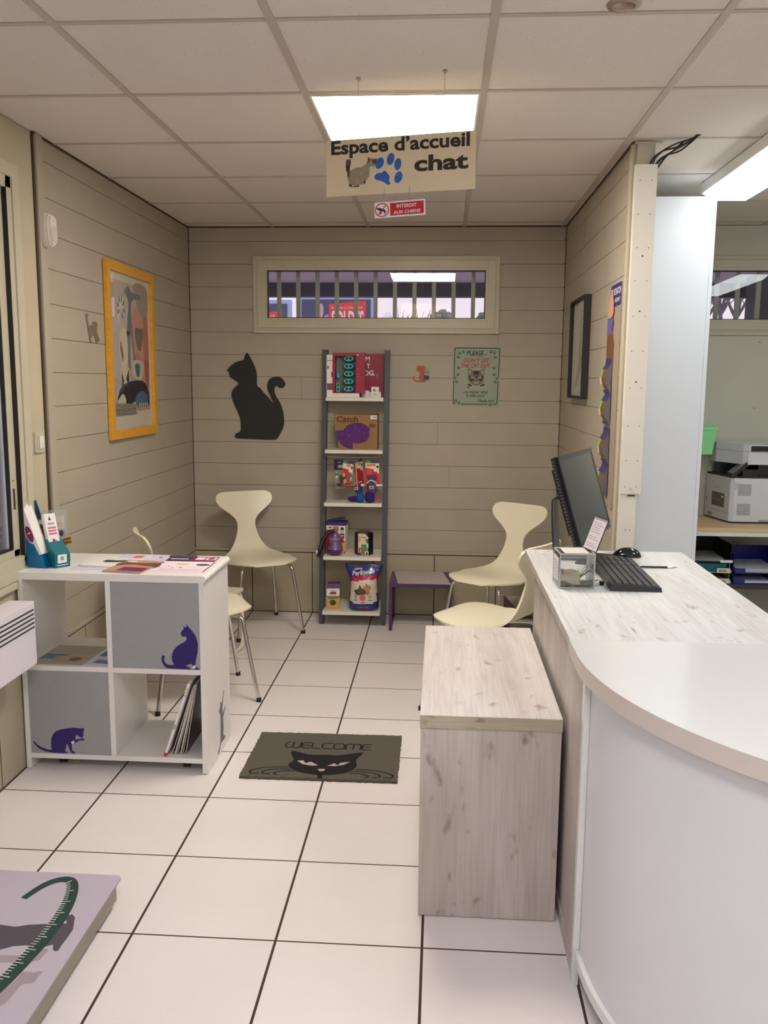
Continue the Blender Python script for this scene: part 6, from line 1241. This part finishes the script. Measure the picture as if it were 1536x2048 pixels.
# ================================================================ office shelf behind the partition
BEECH = mat('beech_board', (214, 184, 140), .45, noise=.05, nscale=20, aniso=(.2, 3, 1)); SHF = mat('shelf_white', (220, 220, 208), .4)
DSH = mat('dark_shelf', (52, 50, 52), .5)
t = thing('office_shelf', 'office shelf unit with beech top board and dark shelf, right of the tall cupboard', 'shelf', (1.95, 5.10, 0))
m = MB(); m.box(-.62, .75, .0, .500, .682, .704, BEECH, .001); m.build('top_board', t)
m = MB(); m.box(-.62, .75, .004, .022, .655, .6815, SHF, .001); m.box(-.62, .75, .022, .500, .664, .6815, SHF); m.M = BACKW(0, .0038, 0); m.poly(rect(-.462, .664, -.440, .669), GRYP, 0, .0005); m.build('front_rail', t)
m = MB(); m.box(-.599, .729, .0, .500, .344, .372, DSH, .002); m.build('shelf_board', t)
for x in (-.62, .73): m = MB(); m.box(x, x + .02, .0, .5, 0, .6548, SHF); m.build('side_panel', t)
# printer
PRW = mat('printer_white', (214, 214, 218), .4); PRS = mat('printer_side', (188, 190, 188), .4); PRB = mat('printer_black', (34, 34, 38), .35)
t = thing('printer', 'white multifunction office printer with black tray on the beech board', 'printer', (1.738, 5.285, .7045))
y1 = .30
base = [(.014, 0), (.40, 0), (.40, y1), (-.060, y1), (-.003, .012)]
m = MB(); m.M = FLATT(0, 0, 0); m.poly(base, PRW, .010, .262, side=PRW); m.poly([(x * .96 + .006, y * .94 + .01) for x, y in base], PRB, .0, .0098); m.build('body', t)
m = MB(); m.M = FLATT(0, 0, 0); m.poly([(x * .985 + .003, y * .98 + .003) for x, y in base], PRB, .2722, .012); m.build('output_tray', t)
m = MB(); m.box(.16, .40, .03, y1 - .01, .2845, .3545, PRB, .004); m.box(-.02, .159, .20, y1 - .01, .2845, .3545, PRB, .004); m.build('neck', t)
m = MB(); m.M = FLATT(0, 0, 0); sc_ = [(.085, -.012), (.40, -.012), (.40, y1), (-.045, y1), (-.04, .20), (.06, .012)]
m.poly(sc_, PRW, .355, .075, side=PRW); m.poly([(x * .99 + .001, y * .98 + .003) for x, y in sc_], PRS, .4302, .003); m.poly(sc_, PRW, .4334, .040, side=PRW); m.M = Matrix(); m.box(.20, .36, .02, .06, .4736, .4742, GRYP); m.build('scanner_unit', t)
m = MB(); m.box(.095, .40, -.022, -.0125, .435, .466, PRB, .004); m.build('feeder_slot', t)
m = MB(); m.M = Matrix.Translation((.045, .02, .325)) @ Matrix.Rotation(math.radians(-42), 4, 'Y'); m.box(-.065, .06, -.030, .075, -.014, .010, PRB, .004); m.box(-.050, .050, -.026, .070, .0102, .0118, mat('panel_display', (140, 142, 140), .25)); m.M = Matrix(); m.box(.06, .15, .0, .06, .2845, .325, PRB, .004); m.build('control_panel', t)
m = MB(); m.M = BACKW(0, -.0002, 0)
for z0 in (.050, .168):
    for k in range(11): m.poly(rect(.040, z0 + .0065 * k, .118, z0 + .003 + .0065 * k), mat('grille_grey', (120, 120, 122), .5), 0, .0006)
m.poly(rrect(.016, .205, .040, .245, .004), PRS, 0, .002); m.poly(rect(.016, .012, .0172, .262), GRYP, 0, .0005); m.poly(rect(.17, .010, .39, .022), GRYP, 0, .0008); m.build('vent_grille', t)
p0 = Vector((-.060, y1, 0)); p1_ = Vector((-.003, .012, 0)); dv = p1_ - p0; Ld = dv.length; m = MB(); m.M = frame((p0.x, p0.y, 0), (dv.x, dv.y, 0), (0, 0, 1)) @ Matrix.Translation((0, 0, .0002))
m.poly(rect(.085, .085, .235, .170), mat('front_window', (96, 96, 92), .3), 0, .0008)
for k in range(3): m.poly(ell(.115 + .03 * k, .125, .004, .0022, 8), CARDW, .0008, .0004)
m.poly(ell(.212, .148, .012, .007, 12), CARDW, .0008, .0004); m.text('Canon', GRYP, .12, .17, .196, .207, .0); m.poly(rect(-.0, .058, Ld, .0605), GRYP, 0, .0004); m.poly(rect(.04, .018, .10, .038), GRYP, 0, .0004); m.poly(rect(.02, .10, .03, .13), GRYP, 0, .0004); m.build('front_markings', t)
# wall bits
GRT = mat('mint_plastic', (150, 232, 158), .35)
t = thing('wall_bin', 'bright mint-green plastic tub on the office wall beside the tall cupboard', 'tub', (1.625, YB - .0775, 1.10))
m = MB(); wz = [(0, .052), (.155, .066)]
def taper(m, x0, x1, X0, X1, y0, y1, Y0, Y1, z0, z1, mt): m.add([(x0, y0, z0), (x1, y0, z0), (x1, y1, z0), (x0, y1, z0), (X0, Y0, z1), (X1, Y0, z1), (X1, Y1, z1), (X0, Y1, z1)], [(0, 3, 2, 1), (4, 5, 6, 7), (0, 1, 5, 4), (1, 2, 6, 5), (2, 3, 7, 6), (3, 0, 4, 7)], mt)
taper(m, -.045, .050, -.060, .066, -.045, .070, -.058, .070, 0, .150, GRT); m.build('tub', t); m = MB(); m.box(-.066, .076, -.064, .0715, .1502, .172, GRT, .004); m.build('rim', t)
t = thing('wooden_board', 'small yellowish wooden board against the office wall left of the printer', 'board', (1.615, 5.585, .7045)); m = MB(); m.box(-.045, .030, -.0, .014, .0, .29, mat('raw_pine', (190, 150, 84), .6, noise=.15, nscale=30), .002); m.build('plank', t); m = MB(); m.lathe([(.001, 0), (.006, .001), (.006, .003)], CARDW, (0, .007, .2902)); m.build('knob', t)
for i, (z, lab) in enumerate(((1.79, 'upper small screw in the plain office wall'), (1.385, 'lower small screw in the plain office wall'))):
    m = MB(); m.M = BACKW(1.955 - .004 * i, YB - .0042, z); m.poly(ell(0, 0, .006, .006, 12), BRN, 0, .003); tag(m.build('wall_screw'), lab, 'screw')
# desk trays
zt = .3725
BKT = mat('tray_black', (26, 26, 28), .35); BLT = mat('tray_blue', (26, 30, 120), .3); SMK = mat('tray_smoke', (150, 158, 146), .3)
def tray(name, lab, x, y, w, d, z, mt, hh=.055, front=.02, group=None):
    t = thing(name, lab, 'letter tray', (x, y, z), group=group); m = MB(); m.box(0, w, 0, d, 0, .004, mt); m.box(0, .003, .03, d, .004, hh, mt); m.box(w - .003, w, .03, d, .004, hh, mt); m.box(.003, w - .003, d - .003, d, .004, hh, mt); m.box(0, .06, -.003, .0, 0, front, mt); m.box(w - .06, w, -.003, .0, 0, front, mt); m.build('tray_body', t); return t
def paper(lab, x, y, w, d, z, h, mt, rz=0.): o = MB(); o.box(0, w, 0, d, 0, h, mt); o = o.build('paper_stack', loc=(x, y, z), rot=(0, 0, rz)); tag(o, lab, 'papers')
def lbl(t, x, z): m = MB(); m.box(x, x + .075, -.006, -.0032, z, z + .028, mat('label_holder', (206, 210, 180), .35), .001); m.box(x + .012, x + .055, -.0064, -.006, z + .006, z + .02, mat('label_insert', (150, 150, 120), .5)); m.build('label_holder', t)
x0 = 1.44
t = tray('letter_tray', 'clear-grey letter tray with beige papers at the bottom of the stack', x0, 5.115, .275, .33, zt, SMK, .060); lbl(t, .19, .002)
paper('sheets with an orange edge in the bottom letter tray', x0 + .02, 5.13, .23, .30, zt + .005, .018, mat('orange_beige', (196, 140, 104), .6), .02)
t = tray('letter_tray', 'clear-grey letter tray holding the teal folders', x0, 5.115, .275, .33, zt + .062, SMK, .055); lbl(t, .19, .002); lbl(t, .03, .004)
for k in range(5):
    o = MB(); o.box(0, .235, 0, .31, 0, .0085, TEALP if k % 2 else mat('petrol_card', (12, 96, 118), .5)); tag(o.build('folder', loc=(x0 + .012 + .002 * (k % 2), 5.128 - .002 * k, zt + .067 + .0105 * k)), 'teal cardboard folder in the middle letter tray', 'folder', 'teal folders in the letter tray')
t = tray('letter_tray', 'black letter tray with grey papers on top of the stack', x0 - .01, 5.110, .29, .36, zt + .126, BKT, .10, .02)
m = MB(); m.add([(.285, .03, .004), (.289, .03, .004), (.289, .36, .10), (.285, .36, .10), (.285, .03, .03), (.289, .03, .03), (.289, .30, .10), (.285, .30, .10)], [(0, 1, 2, 3), (4, 7, 6, 5), (0, 4, 5, 1), (1, 5, 6, 2)], BKT); m.build('tray_wing', t)
paper('grey papers lying in the black top letter tray', x0 + .02, 5.13, .22, .29, zt + .131, .008, mat('grey_sheet', (150, 150, 148), .6), -.03)
m = MB(); m.box(0, .07, -.0, .003, 0, .014, CARDW); tag(m.build('label', loc=(x0 + .205, 5.1035, zt + .1262)), 'white index label clipped on the black letter tray', 'label')
t = tray('letter_tray', 'dark blue plastic letter tray at the bottom right of the office shelf', 1.735, 5.115, .30, .34, zt, BLT, .05, .03)
paper('white sheets sticking out of the lower blue letter tray', 1.75, 5.120, .21, .29, zt + .005, .010, LILA, .05)
t = tray('letter_tray', 'dark blue plastic letter tray on top of the other blue one', 1.735, 5.118, .30, .34, zt + .062, BLT, .11, .03)
for k in range(5): m = MB()
m = MB(); m.M = BACKW(.0, .335, .0)
for k in range(7): m.poly(ell(.04 + .035 * k, .09, .008, .010, 10), mat('tray_slot', (12, 12, 60), .4), 0, .0006)
m.build('slots', t)
paper('pale papers lying in the upper blue letter tray', 1.75, 5.125, .24, .30, zt + .067, .022, mat('grey_lilac_sheet', (176, 176, 186), .6), 0)
m = MB(); m.box(0, .04, 0, .2, 0, .13, mat('dull_red_binder', (130, 50, 56), .5)); m.box(.042, .085, 0, .2, 0, .11, BKT)
tag(m.build('binder', loc=(1.66, 5.14, .0)), 'dull red binder below the dark office shelf', 'binder')
# thin cable at the edge of the tall cupboard
m = MB(); m.tube(sm([(1.238, 4.30, 2.37), (1.243, 4.30, 2.2), (1.248, 4.30, 2.05), (1.243, 4.30, 1.9), (1.2405, 4.30, 1.6)], 5, False), .0022, GRYP, 6); tag(m.build('cable'), 'thin grey wire hanging beside the tall white cupboard', 'cable')
